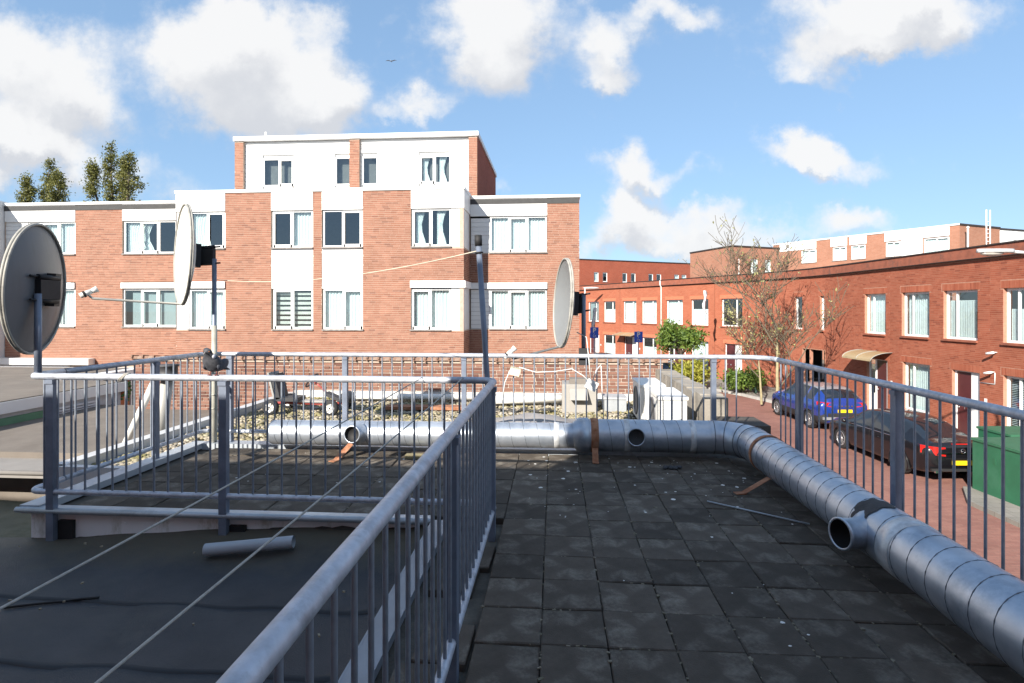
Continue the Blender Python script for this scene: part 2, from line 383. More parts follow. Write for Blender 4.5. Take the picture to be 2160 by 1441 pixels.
# green strip/pavement with the cabinets, on the near side bulge of the kerb
isl = [cw(10.35, 9.0), cw(12.8, 9.0), cw(12.8, 14.0), cw(11.2, 13.9), cw(10.5, 12.9)]
b = MB(); top = [(p.x, p.y, GZ + .10) for p in isl]; bot = [(p.x, p.y, GZ - .02) for p in isl]
b.add(top + bot, [(0, 1, 2, 3, 4)] + [(i, i + 5, (i + 1) % 5 + 5, (i + 1) % 5) for i in range(5)])
b.build('pavement_corner', M_PAVE, kind='structure')

# ---------------------------------------------------------------- the building behind the viewpoint (throws the shade on the terrace)
hb = thing('own_house', (-3, -4, GZ), 'brick house whose back door opens onto the paved roof terrace', 'house')
M_OWN = mat('own_house_brick', (.33, .15, .10), .9, 0, .2, 5.)
b = MB(); b.bb(-12, -3.0, -7, -.75, GZ, 3.72); b.build('left_wall_block', M_OWN, hb)
b = MB(); b.bb(-2.995, .75, -7, -.75, GZ, 4.75); b.build('tall_wall_block', M_OWN, hb)
b = MB(); b.bb(.755, 2.25, -7, -.75, GZ, 3.75); b.build('end_wall_block', M_OWN, hb)
b = MB(); b.bb(-.4, .6, -.748, -.70, .02, 2.2); b.build('terrace_door', M_FRAME, hb)

# ---------------------------------------------------------------- roof terrace
ter = thing('roof_terrace', (0, 4, -.05), 'flat roof terrace paved with dark concrete tiles inside grey railings', 'terrace')
b = MB()
b.bb(-3.93, 2.28, 3.97, 6.0, -3.0, -.05); b.bb(-.84, 2.28, -.74, 3.968, -3.0, -.052)
b.build('roof_slab', mat('terrace_underlay', (.05, .047, .042), .95, 0, .4, 6., col2=(.12, .11, .09), bump=.5, bscale=60), ter)
TP = .3
def tile_mesh(seed):
    r = random.Random(seed); bm = bmesh.new()
    h = .0465; e = .1480
    bmesh.ops.create_cube(bm, size=1.0)
    for v in bm.verts: v.co = Vector((v.co.x * 2 * e, v.co.y * 2 * e, v.co.z * h - h / 2))
    bmesh.ops.bevel(bm, geom=[ed for ed in bm.edges if all(v.co.z > -h * .5 for v in ed.verts)], offset=.005, segments=1, affect='EDGES')
    for v in bm.verts:
        v.co.x += r.uniform(-.0014, .0014); v.co.y += r.uniform(-.0014, .0014)
    me = bpy.data.meshes.new('paver'); bm.to_mesh(me); bm.free(); me.materials.append(M_TILE); return me
tms = [tile_mesh(i) for i in range(5)]
X0, Y0 = -.063 - .3 * 12, 2.51 - .3 * 8
tr_ = random.Random(3)
for i in range(22):
    for j in range(21):
        x = X0 + .3 * i + .15; y = Y0 + .3 * j + .15
        if y > 5.85 or x > 2.2: continue
        if y < 4.05 and x < -.40: continue
        if x < -3.75 or y < .3: continue
        o = place('paver', tms[tr_.randrange(5)], None, ter)
        o.location = Vector((x, y, tr_.uniform(-.004, .004) - (.006 if tr_.random() < .1 else 0))) - ter.location
        o.rotation_euler = (tr_.gauss(0, .008), tr_.gauss(0, .008), tr_.gauss(0, .006) + tr_.choice((0, math.pi / 2, math.pi, -math.pi / 2)))
# cut strip of half pavers between the walkway railing and the zinc edge
for j in range(12):
    y = .6 + .3 * j
    if j in (4, 7, 10): continue
    o = place('cut_paver', tms[j % 5], None, ter); o.scale = (.8, 1, 1)
    o.location = Vector((-.50 - .03 * (j % 3), y + .12, -.012 - .008 * (j % 2))) - ter.location; o.rotation_euler = (0, R(tr_.uniform(-2, 2)), R(tr_.uniform(-3, 3)))
# moss and grit lying in the joints
mg = MB(); r_ = random.Random(11)
for k in range(700):
    if r_.random() < .6:
        x = X0 + .3 * r_.randrange(12, 20); y = r_.uniform(.6, 5.8)
    else:
        x = r_.uniform(-.36, 2.0); y = Y0 + .3 * r_.randrange(3, 20)
    if r_.random() < .25 and y > 4.1: x -= 3.0
    s_ = r_.uniform(.003, .010)
    mg.box((x + r_.gauss(0, .004), y + r_.gauss(0, .004), -.004), (s_ * r_.uniform(1, 3), s_ * r_.uniform(1, 2), s_ * .8), Matrix.Rotation(r_.uniform(0, 3), 3, 'Z'))
mg.build('joint_grit', mat('joint_grit', (.09, .08, .045), .95, 0, .5, 30., col2=(.24, .21, .16)), ter, kind='stuff')
dp = MB(); r_ = random.Random(5)
def splat(x, y, r):
    n = 9; c = (x, y, .0035)
    pts = [(x + r * r_.uniform(.6, 1.15) * math.cos(6.283 * k / n), y + r * r_.uniform(.6, 1.15) * math.sin(6.283 * k / n), .0025) for k in range(n)]
    dp.add([c] + pts, [(0, 1 + k, 1 + (k + 1) % n) for k in range(n)])
for k in range(95):
    splat(r_.uniform(-.3, 1.7), 5.7 - abs(r_.gauss(0, 1.5)), r_.choice((.005, .006, .008, .012, .02)))
for k in range(25): splat(r_.uniform(-3.3, -.4), r_.uniform(4.2, 5.7), r_.choice((.006, .008, .012)))
dp.build('bird_droppings', mat('bird_dropping', (.70, .69, .66), .8, 0, .2, 50.), ter, kind='stuff')
# zinc edge trims
zt = MB()
zt.bb(-.86, -.74, .0, 3.90, -.03, .012); zt.bb(-.865, -.855, .0, 3.90, -.12, .013)
zt.build('zinc_edge', mat('zinc_trim', (.24, .27, .31), .5, .4, .15, 5., dirt=(.26, .27, .28), dscale=4.), ter)
ez = MB()
ez.bb(-4.0, -.86, 3.905, 3.972, -.03, .016); ez.tube([(-4.02, 3.895, .0), (-.87, 3.895, .0)], .022, 8)
ez.bb(-4.02, -3.86, 3.92, 5.98, -.03, .026); ez.bb(-3.86, 2.28, 5.86, 6.02, -.04, .03); ez.bb(2.14, 2.30, -.7, 5.86, -.04, .026)
ez.build('edge_flashing', mat('roof_edge_flashing', (.46, .50, .54), .45, .4, .12, 4., dirt=(.27, .28, .30), dscale=3.), ter)
fb_ = MB(); fb_.bb(-3.93, -.87, 3.945, 3.969, -.24, -.032); fb_.bb(-3.955, -3.931, 3.95, 5.99, -.24, -.032)
for x in (-3.85, -3.2, -2.55, -1.9, -1.2):
    fb_.cyl((x, 3.946, -.10), (x, 3.940, -.10), .008, 8)
fb_.build('fascia_board', M_FASC, ter)
# lower bitumen roof in the notch
def felt_z(x, y):
    x0, x1 = -7.2, -.865
    z = -.20 - .04 * (x1 - x) / 6
    up = max(0, (y - 3.35) / .6); z += .13 * up * up * min(1, max(0, (x + 3.9) / 2.6))
    up2 = max(0, (x + 1.1) / .24); z += .09 * up2 * up2
    z += .006 * math.sin(y * 11 + 2.2 * math.sin(x * .9)) * math.sin(x * .8 + 1) + .009 * math.sin(x * 2.3 + 1.3 * math.sin(y * 1.7)) + .007 * math.sin(y * 4.1 + x * 1.1) + .004 * math.sin(x * 9 + y * 3)
    for ys in (1.6, 2.5, 3.08):
        d = y - ys - .03 * math.sin(x * 1.3); z += .007 * (1 if d > 0 else 0) * math.exp(-max(d, 0) * 3)
    return z
def bitumen():
    nx, ny = 110, 96; x0, x1, y0, y1 = -7.2, -.865, -.7, 3.95; vs = []; fs = []
    for j in range(ny + 1):
        for i in range(nx + 1):
            x = x0 + (x1 - x0) * i / nx; y = y0 + (y1 - y0) * j / ny
            z = felt_z(x, y)
            vs.append((x, y, z))
    for j in range(ny):
        for i in range(nx): a = j * (nx + 1) + i; fs.append((a, a + 1, a + nx + 2, a + nx + 1))
    b = MB(); b.add(vs, fs, True); return b
lr = thing('lower_roof', (-3.5, 2, -.25), 'lower black bitumen roof with wrinkled felt beside the tiled walkway', 'roof')
def felt_silt(m):
    nt = m.node_tree; N = nt.nodes; L = nt.links; b = N['Principled BSDF']; src = b.inputs['Base Color'].links[0].from_socket
    tc = N.new('ShaderNodeTexCoord'); sp_ = N.new('ShaderNodeSeparateXYZ'); L.new(tc.outputs['Object'], sp_.inputs[0])
    nz = N.new('ShaderNodeTexNoise'); nz.inputs['Scale'].default_value = 1.3; nz.inputs['Detail'].default_value = 9; nz.inputs['Roughness'].default_value = .7; L.new(tc.outputs['Object'], nz.inputs['Vector'])
    ad = N.new('ShaderNodeMath'); ad.operation = 'MULTIPLY_ADD'; ad.inputs[1].default_value = 1.1; L.new(nz.outputs['Fac'], ad.inputs[0]); L.new(sp_.outputs['Y'], ad.inputs[2])
    mr = N.new('ShaderNodeMapRange'); mr.inputs['From Min'].default_value = 1.98; mr.inputs['From Max'].default_value = 2.32; mr.inputs['To Max'].default_value = .8; L.new(ad.outputs[0], mr.inputs['Value'])
    mx = N.new('ShaderNodeMix'); mx.data_type = 'RGBA'; L.new(mr.outputs[0], mx.inputs[0]); L.new(src, mx.inputs[6]); mx.inputs[7].default_value = (.10, .090, .064, 1); L.new(mx.outputs[2], b.inputs['Base Color'])
felt_silt(M_BITU)
bitumen().build('felt', M_BITU, lr)
for ys in (1.6, 2.5, 3.08):
    b = MB(); n_ = 60; vs = []; fs = []
    for i in range(n_ + 1):
        x = -7.0 + 6.0 * i / n_; y = ys + .03 * math.sin(x * 1.3) + .006 * math.sin(x * 11); zf = max(felt_z(x, y - .01), felt_z(x, y + .02))
        w_ = .010 + .004 * math.sin(x * 5.1); vs += [(x, y - w_, zf - .006), (x, y, zf + .006), (x, y + .05, zf - .006)]
    for i in range(n_): fs += [(3 * i, 3 * i + 3, 3 * i + 4, 3 * i + 1), (3 * i + 1, 3 * i + 4, 3 * i + 5, 3 * i + 2)]
    b.add(vs, fs, True); b.build('felt_lap', mat('felt_lap', (.016, .016, .018), .6), lr)
def felt_flap():
    b = MB(); r_ = random.Random(6); n_ = 40; vs = []; fs = []
    for i in range(n_ + 1):
        x = -3.93 + 3.0 * i / n_; top = -.235 + .16 * min(1, max(0, (x + 3.9) / 2.2)) + r_.uniform(-.012, .012); vs += [(x, 3.938, top), (x, 3.925, top - .03), (x, 3.80, -.245 + .035 * min(1, max(0, (x + 3.9) / 2)))]
    for i in range(n_): fs += [(3 * i, 3 * i + 3, 3 * i + 4, 3 * i + 1), (3 * i + 1, 3 * i + 4, 3 * i + 5, 3 * i + 2)]
    b.add(vs, fs, True); b.build('felt_upstand', mat('felt_upstand', (.05, .046, .040), .85, 0, .3, 5.), lr)
felt_flap()
rr = random.Random(12); b = MB()
for k in range(46):
    x, y = rr.uniform(-5, -1.1), rr.uniform(1.6, 3.75); b.box((x, y, -.185 - .04 * (-.865 - x) / 6 + (.05 if y > 3.6 else .012)), (rr.uniform(.008, .03), rr.uniform(.006, .016), .008), Matrix.Rotation(rr.uniform(0, 3), 3, 'Z'))
b.build('felt_litter', mat('leaf_litter', (.28, .24, .17), .9, 0, .4, 30.), lr, kind='stuff')
b = MB(); b.bb(-7.2, -.87, -.7, 3.93, GZ, -.32); b.build('wall', M_OWN, lr)
b = MB(); cv = [(-3.15 + .09 * k, 2.98 + .03 * k, felt_z(-3.15 + .09 * k, 2.98 + .03 * k) + .010) for k in range(6)]
b.tube(cv, .007, 6); b.build('felt_tear', M_BLACK, lr)

# ---------------------------------------------------------------- railings
bar_me = {}
def baluster(h, r=.0075):
    k = (round(h, 3), r)
    if k not in bar_me:
        b = MB(); b.cyl((0, 0, 0), (0, 0, h), r, 8, caps=False); m = b.mesh('baluster'); m.materials.append(M_BAR); bar_me[k] = m
    return bar_me[k]
RT, RB = 1.0, .14
def railing(label, path, bar_pts, posts, rails=M_GALV, pw_=.058, base=None):
    base = base or Vector((path[len(path) // 2][0], path[len(path) // 2][1], 0))
    t = thing('railing', base, label, 'railing')
    b = MB(); b.tube(path, .0245, 14); b.build('top_rail', rails, t)
    lo = [(p[0], p[1], RB) for p in path]; b = MB(); b.tube(lo, .0215, 12); b.build('bottom_rail', rails, t)
    for (x, y) in bar_pts:
        place('baluster', baluster(RT - RB), None, t, Vector((x, y, RB)) - base)
    for (x, y, z0, rot) in posts:
        b = MB(); M = Matrix.Rotation(rot, 3, 'Z')
        b.box((x, y, (z0 + .975) / 2), (pw_, .045, .975 - z0), M)
        b.box((x, y, .962), (pw_ + .004, .062, .03), M)
        p = b.build('post', M_POST, t)
    return t
XB, YA, XL, YF, XR = -.42, 3.90, -3.93, 6.0, 2.2
def rng_pts(a, b, n): return [a + (b - a) * i / n for i in range(n + 1)]
# near railing across the notch (rounded at both ends)
pa = [(XL, YA + .30, RT)] + [(XL + .09 - .09 * math.cos(t), YA + .09 - .09 * math.sin(t), RT) for t in rng_pts(0, math.pi / 2, 5)] + [(XB - .09 + .09 * math.sin(t), YA - .09 + .09 * math.cos(t), RT) for t in rng_pts(0, math.pi / 2, 5)] + [(XB, YA - .12, RT)]
bars = [(x, YA) for x in np.arange(XL + .13, XB - .05, .108)]
railing('grey steel railing above the white fascia, with a pigeon on it', pa, bars, [(-3.74, YA, -.30, 0), (-2.40, YA, -.30, 0)])
# walkway railing running back from that corner
pb = [(XB, YA - .13, RT), (XB, 2, RT), (XB, .0, RT), (XB, -.68, RT)]
bars = [(XB, y) for y in np.arange(YA - .16, -.6, -.108)]
railing('grey steel railing along the walkway over the black felt roof', pb, bars, [(XB, 3.74, -.05, R(90)), (XB, 2.28, -.05, R(90)), (XB, .72, -.05, R(90))])
# left return, far side and street side
pl_ = [(XL, YA + .31, RT), (XL, 5, RT), (XL, YF - .1, RT)]
railing('steel railing on the terrace edge beside the pebble roof corner', pl_, [(XL, y) for y in np.arange(YA + .2, YF - .04, .108)], [(XL, 5.24, -.25, R(90))], pw_=.055)
pf = [(XL, YF - .13, RT)] + [(XL + .09 - .09 * math.cos(t), YF - .09 + .09 * math.sin(t), RT) for t in rng_pts(0, math.pi / 2, 5)] + [(XR - .25 + .25 * math.sin(t), YF - .25 + .25 * math.cos(t), RT) for t in rng_pts(0, math.pi / 2, 7)] + [(XR, YF - .30, RT)]
railing('long steel railing in front of the pebble roof and brick parapet', pf, [(x, YF) for x in np.arange(XL + .16, XR - .22, .111)], [(-3.62, YF + .01, -.2, 0), (-2.30, YF + .01, -.2, 0), (-.98, YF + .01, -.2, 0), (1.66, YF + .01, -.2, 0)], pw_=.05)
pr = [(XR, YF - .31, RT), (XR, 4, RT), (XR, 1, RT), (XR, -.68, RT)]
railing('grey steel railing on the street side of the terrace', pr, [(XR, y) for y in np.arange(YF - .36, -.6, -.113)], [(XR, 5.22, -.2, R(90)), (XR, 3.79, -.2, R(90)), (XR, 2.36, -.2, R(90)), (XR, .9, -.2, R(90))])
# post feet: bolted brackets on the fascia
for x in (-3.74, -2.40):
    b = MB(); b.bb(x + .032, x + .15, 3.915, 3.943, -.23, -.08); b.bb(x - .03, x + .03, 3.922, 3.944, -.2, -.1); tag(b.build('post_bracket', M_BLACK), 'black steel bracket fixing the ' + ('corner' if x < -3 else 'middle') + ' railing post to the white fascia', 'bracket')

# ---------------------------------------------------------------- spiral ventilation duct
DY, DZ, DXR = 5.74, .222, 1.88
duct = thing('ventilation_duct', (0, DY, 0), 'long galvanised spiral ventilation duct lying on the terrace with an elbow', 'duct')
def pipe(pts, r, seg=32):
    b = MB(); b.tube(pts, r, seg, caps=False); return b
def helix(p0, p1, r, pitch=.137, rr=.0025, ph=0.):
    p0 = Vector(p0); p1 = Vector(p1); T = (p1 - p0); L_ = T.length; T.normalize()
    A = T.cross(Vector((0, 0, 1))).normalized(); B = T.cross(A); n = int(L_ / pitch * 20)
    b = MB(); pts = []
    for i in range(n + 1):
        s = L_ * i / n; a = 2 * math.pi * s / pitch + ph
        pts.append(p0 + T * s + (A * math.cos(a) + B * math.sin(a)) * (r + .0005))
    b.tube(pts, rr, 5, caps=False); return b
R1, R2 = .16, .127
# wide back run, elbow, side run
elc = (DXR - .34, DY - .34)
el = [(elc[0] + .34 * math.sin(t), elc[1] + .34 * math.cos(t), DZ) for t in rng_pts(0, math.pi / 2, 9)]
pipe([(.30, DY, DZ), (elc[0], DY, DZ)], R1).build('back_run', M_DUCT, duct)
helix((.42, DY, DZ), (elc[0] - .1, DY, DZ), R1).build('spiral_seam', M_SEAM, duct)
pipe(el, R1 + .002).build('elbow', M_DUCT, duct)
for t in (.12, math.pi / 6, math.pi / 3, math.pi / 2 - .12):
    c = Vector((elc[0] + .34 * math.sin(t), elc[1] + .34 * math.cos(t), DZ)); T = Vector((math.cos(t), -math.sin(t), 0)); A = T.cross(Vector((0, 0, 1))); B = Vector((0, 0, 1))
    b = MB(); pts = [c + (A * math.cos(a) + B * math.sin(a)) * (R1 + .003) for a in rng_pts(0, 2 * math.pi, 32)]; b.tube(pts, .0045, 5, caps=False); b.build('elbow_seam', M_SEAM, duct)
pipe([(DXR, elc[1], DZ), (DXR, -.6, DZ)], R1).build('side_run', M_DUCT, duct)
helix((DXR, elc[1] - .05, DZ), (DXR, -.5, DZ), R1).build('spiral_seam', M_SEAM, duct)
# narrow back run with closed end on the left
pipe([(-2.96, DY - .02, DZ - .02), (.32, DY, DZ - .01)], R2).build('narrow_run', M_DUCT, duct)
helix((-2.9, DY - .02, DZ - .02), (.2, DY, DZ - .01), R2).build('spiral_seam', M_SEAM, duct)
b = MB(); Mx = Matrix.Translation((-2.96, DY - .02, DZ - .02)) @ Matrix.Rotation(R(-90), 4, 'Y')
b.lathe([(R2, 0), (R2 * .96, .018), (R2 * .8, .028), (.001, .032)], Mx, 32); b.build('end_cap', M_DUCT, duct)
b = MB(); Mx = Matrix.Translation((.24, DY, DZ)) @ Matrix.Rotation(R(90), 4, 'Y')
b.lathe([(R2, -.06), (R2 + .004, -.05), (R1 + .012, 0), (R1 + .012, .10), (R1, .105)], Mx, 32); b.build('reducer', M_DUCT, duct)
def band(c, T, r, w, m, name):
    c = Vector(c); T = Vector(T); b = MB()
    Mx = Matrix.Translation(c) @ T.to_track_quat('Z', 'Y').to_matrix().to_4x4()
    b.lathe([(r, -w / 2), (r + .004, -w / 2 + .002), (r + .004, w / 2 - .002), (r, w / 2)], Mx, 32); return b.build(name, m, duct)
for x, r in ((.02, R2), (.72, R1), (1.36, R1)): band((x, DY, DZ - (.01 if r == R2 else 0)), (1, 0, 0), r, .055, M_TAPE, 'tape_band')
band((DXR, 3.10, DZ), (0, 1, 0), R1, .11, M_TAPE, 'tape_band')
band((.40, DY, DZ), (1, 0, 0), R1 + .004, .075, M_RUST, 'rusty_clamp')
band((DXR, 5.08, DZ), (0, 1, 0), R1 + .004, .055, M_RUST, 'rusty_clamp')
# feet
def foot(x, y, dx, dy, w=.06):
    b = MB(); T = Vector((dx, dy, 0)).normalized(); S = Vector((-T.y, T.x, 0))
    top = Vector((x, y, DZ - .10)); ft = Vector((x + dx, y + dy, .006))
    for a in (0, .006):
        pass
    b.add([top - S * w / 2, top + S * w / 2, ft + S * w / 2, ft - S * w / 2, top - S * w / 2 + T * .006, top + S * w / 2 + T * .006, ft + S * w / 2 + T * .006, ft - S * w / 2 + T * .006],
          [(0, 1, 2, 3), (7, 6, 5, 4), (0, 4, 5, 1), (1, 5, 6, 2), (2, 6, 7, 3), (3, 7, 4, 0)])
    b.obox(ft, T, S, -.01, .07, -w / 2, w / 2, -.004, .003)
    b.build('support_foot', M_RUST, duct)
foot(.40, DY - .14, 0, -.06); foot(-2.08, DY - .14, -.08, -.20, .075); foot(DXR - .13, 4.72, -.22, -.04)
# branch stubs: two facing the walkway side, one on the side run
def stub(c, T, r, L_, m=M_DUCT, name='branch_stub'):
    c = Vector(c); T = Vector(T).normalized(); b = MB(); Mx = Matrix.Translation(c) @ T.to_track_quat('Z', 'Y').to_matrix().to_4x4()
    prof_o = [(r * 1.45, R1 * .70), (r * 1.12, R1 * .9), (r, R1 + .02), (r, R1 + L_ - .02), (r + .006, R1 + L_ - .014), (r + .006, R1 + L_), (r - .006, R1 + L_), (r - .006, R1 * .5)]
    b.lathe(prof_o, Mx, 28); s_ = b.build(name, m, duct)
    b = MB(); b.lathe([(.001, R1 + .007), (r - .007, R1 + .007), (r - .0065, R1 + L_ - .003)], Mx, 28); b.build('stub_painted_shade', M_BLACK, s_)  # black disc and sleeve stand in for the shade inside the stub
    return s_
stub((-2.02, DY - .02, DZ), (-.12, -1, .06), .083, .05)
stub((.80, DY, DZ), (0, -1, .12), .083, .012)
stub((DXR, 3.36, DZ), (-1, -.28, .05), .083, .13)
# tar patch round the stubs
b = MB(); n = 22
pts = []
for k in range(n):
    a = R(22 + 84 * k / (n - 1)); pts.append([Vector((DXR - (R1 + .004) * math.cos(a), 3.36 + (.085 if 4 < k < 18 else .06) + .006 * math.sin(k * .9), DZ + (R1 + .004) * math.sin(a))), Vector((DXR - (R1 + .004) * math.cos(a), 3.36 - (.06 + .006 * math.sin(k * .8)), DZ + (R1 + .004) * math.sin(a)))])
for k in range(n - 1): b.quad(pts[k][0], pts[k][1], pts[k + 1][1], pts[k + 1][0], True)
b.build('tar_patch', mat('tar_patch', (.045, .042, .042), .75, 0, .3, 20., bump=.3), duct)
b = MB(); b.bb(-1.50, -1.33, DY - .22, DY - .14, .0, .035); o = b.build('wood_block', mat('mossy_wood', (.22, .19, .11), .9, 0, .3, 12.)); tag(o, 'small mossy wood block lying under the narrow duct run', 'wood block')
b = MB(); b.cyl((1.18, 4.44, .012), (1.76, 4.02, .012), .006, 6); tag(b.build('metal_rod', M_PVC), 'thin grey metal rod lying on the pavers beside the duct', 'rod')
b = MB(); rr = random.Random(2)
for k in range(9): b.sphere((1.10 + rr.uniform(-.07, .07), 5.33 + rr.uniform(-.03, .03), .018), (.035, .02, .016), 7, 5, Matrix.Rotation(rr.uniform(0, 3), 3, 'Z'))
tag(b.build('crumpled_rag', mat('dark_rag', (.05, .05, .055), .9)), 'crumpled dark rag lying on the pavers in front of the duct', 'rag')
b = MB(); b.tube([(-2.36, 3.62, -.13), (-1.78, 3.70, -.09)], .041, 20, caps=False); b.tube([(-2.36, 3.62, -.13), (-1.78, 3.70, -.09)], .037, 20, caps=False)
tag(b.build('loose_pipe', M_PVC), 'short loose grey plastic pipe lying on the black felt roof', 'pipe')
# ---------------------------------------------------------------- neighbour's pebble roof
PZ = -.15
pr_ = thing('pebble_roof', (-1.5, 8, PZ), 'flat neighbouring roof covered with mossy pebbles behind the railing', 'roof')
b = MB(); b.bb(-4.93, 1.8, 6.05, 10.2, GZ, PZ - .03); b.bb(-4.93, -3.98, 5.25, 6.05, GZ, PZ - .03)
b.build('roof_base', mat('roof_base', (.10, .09, .07), .95, 0, .3, 4., col2=(.16, .15, .07)), pr_)
b = MB(); b.bb(-5.03, -4.88, 5.2, 10.2, -.32, -.055); b.bb(-5.03, -3.975, 5.17, 5.25, -.32, -.055)
b.build('white_roof_edge', mat('pale_roof_edge', (.55, .56, .57), .5, .1, .08, 3., dirt=(.4, .4, .4)), pr_)
b = MB(); b.bb(-5.02, -3.985, 5.19, 5.24, -1.2, -.322); b.build('brick_skirt', mat('pink_brick_skirt', (.42, .22, .16), .9, 0, .2, 10.), pr_)
def pebbles():
    t = (1 + 5 ** .5) / 2
    iv = np.array([(-1, t, 0), (1, t, 0), (-1, -t, 0), (1, -t, 0), (0, -1, t), (0, 1, t), (0, -1, -t), (0, 1, -t), (t, 0, -1), (t, 0, 1), (-t, 0, -1), (-t, 0, 1)], float); iv /= np.linalg.norm(iv[0])
    ifc = np.array([(0, 11, 5), (0, 5, 1), (0, 1, 7), (0, 7, 10), (0, 10, 11), (1, 5, 9), (5, 11, 4), (11, 10, 2), (10, 7, 6), (7, 1, 8), (3, 9, 4), (3, 4, 2), (3, 2, 6), (3, 6, 8), (3, 8, 9), (4, 9, 5), (2, 4, 11), (6, 2, 10), (8, 6, 7), (9, 8, 1)])
    n = 15000
    x = rng.uniform(-4.86, 1.78, n); y = 6.06 + (10.18 - 6.06) * rng.uniform(0, 1, n) ** 1.15
    k = rng.uniform(0, 1, n) < .08; x[k] = rng.uniform(-4.86, -4.0, k.sum()); y[k] = rng.uniform(5.27, 6.05, k.sum())
    s = rng.uniform(.014, .034, n); z = PZ - .012 + rng.uniform(0, .022, n)
    sc_ = np.stack([s * rng.uniform(.8, 1.4, n), s * rng.uniform(.8, 1.4, n), s * rng.uniform(.45, .8, n)], 1)
    a = rng.uniform(0, 6.28, n); ca, sa = np.cos(a), np.sin(a)
    V = iv[None] * sc_[:, None, :]
    X = V[..., 0] * ca[:, None] - V[..., 1] * sa[:, None] + x[:, None]; Y = V[..., 0] * sa[:, None] + V[..., 1] * ca[:, None] + y[:, None]; Z = V[..., 2] + z[:, None]
    vs = np.stack([X, Y, Z], 2).reshape(-1, 3) - np.array(pr_.location)
    fs = (ifc[None] + 12 * np.arange(n)[:, None, None]).reshape(-1, 3)
    me = bpy.data.meshes.new('pebbles'); me.vertices.add(len(vs)); me.vertices.foreach_set('co', vs.ravel())
    me.loops.add(len(fs) * 3); me.loops.foreach_set('vertex_index', fs.ravel()); me.polygons.add(len(fs)); me.polygons.foreach_set('loop_start', np.arange(0, len(fs) * 3, 3)); me.update(calc_edges=True)
    me.polygons.foreach_set('use_smooth', np.ones(len(fs), bool))
    at = me.attributes.new('rnd', 'FLOAT', 'POINT'); at.data.foreach_set('value', np.repeat(rng.uniform(0, 1, n), 12)); me.validate()
    return me
def pebble_mat():
    m = bpy.data.materials.new('pebble'); m.use_nodes = True; nt = m.node_tree; N = nt.nodes; L = nt.links; b = N['Principled BSDF']; b.inputs['Roughness'].default_value = .75
    a = N.new('ShaderNodeAttribute'); a.attribute_name = 'rnd'; rp = N.new('ShaderNodeValToRGB'); e = rp.color_ramp.elements
    e[0].color = (.18, .14, .10, 1); e[1].color = (.44, .40, .33, 1); k = e.new(.5); k.color = (.31, .26, .19, 1); k = e.new(.2); k.color = (.24, .22, .18, 1); L.new(a.outputs['Fac'], rp.inputs[0])
    tc = N.new('ShaderNodeTexCoord'); nz = N.new('ShaderNodeTexNoise'); nz.inputs['Scale'].default_value = 1.6; nz.inputs['Detail'].default_value = 8; nz.inputs['Roughness'].default_value = .7; L.new(tc.outputs['Object'], nz.inputs['Vector'])
    mr = N.new('ShaderNodeMapRange'); mr.inputs['From Min'].default_value = .45; mr.inputs['From Max'].default_value = .62; mr.inputs['To Max'].default_value = .85; L.new(nz.outputs['Fac'], mr.inputs['Value'])
    mx = N.new('ShaderNodeMix'); mx.data_type = 'RGBA'; L.new(mr.outputs[0], mx.inputs[0]); L.new(rp.outputs[0], mx.inputs[6]); mx.inputs[7].default_value = (.19, .17, .045, 1); L.new(mx.outputs[2], b.inputs['Base Color']); return m
place('pebbles', pebbles(), pebble_mat(), pr_, kind='stuff')

# parapet wall of single bricks with clay coping
PWY = 10.2
pw = thing('parapet_wall', (-3, PWY, -.9), 'low brown brick parapet with clay tile coping behind the pebbles', 'wall')
b = MB(); b.bb(-8.08, 1.93, PWY + .012, PWY + .22, -3, .50); b.build('mortar_core', mat('pale_mortar', (.54, .48, .41), .95, 0, .15, 7.), pw)
bks = []
for c in range(21):
    z = .47 - .0625 * c; off = (.11 if c % 2 else 0) + (.055 if c % 4 > 1 else 0)
    x = -8.08 - off; alt = 0
    while x < 1.93:
        L_ = .21 if (c % 2 == 0 or alt % 2 == 0) else .10
        alt += 1
        a, e = max(x, -8.08), min(x + L_, 1.93)
        if e - a > .03 and not (z < PZ - .03 and a > -4.98): bks.append(((a + e) / 2, z, e - a))
        x += L_ + .011
bks.sort(key=lambda q: -((1 if abs(q[2] - .21) < .01 else 0) * 10 - abs(q[0] + 1.5) * .3 + q[1]))
def brick_me(w, h=.0515, d=.10):
    bm = bmesh.new(); bmesh.ops.create_cube(bm, size=1.0)
    for v in bm.verts: v.co = Vector((v.co.x * w, v.co.y * d, v.co.z * h))
    bmesh.ops.bevel(bm, geom=list(bm.edges), offset=.003, segments=1, affect='EDGES'); me = bpy.data.meshes.new('brick'); bm.to_mesh(me); bm.free(); me.materials.append(M_BR_PAR); return me
bmes = {}
r_ = random.Random(9); rest = []
for i, (x, z, w) in enumerate(bks):
    if i < 300:
        k = round(w, 2)
        if k not in bmes: bmes[k] = brick_me(w)
        o = place('brick', bmes[k], None, pw, Vector((x, PWY + .05 + r_.uniform(-.004, .003), z)) - pw.location)
    else: rest.append((x, z, w))
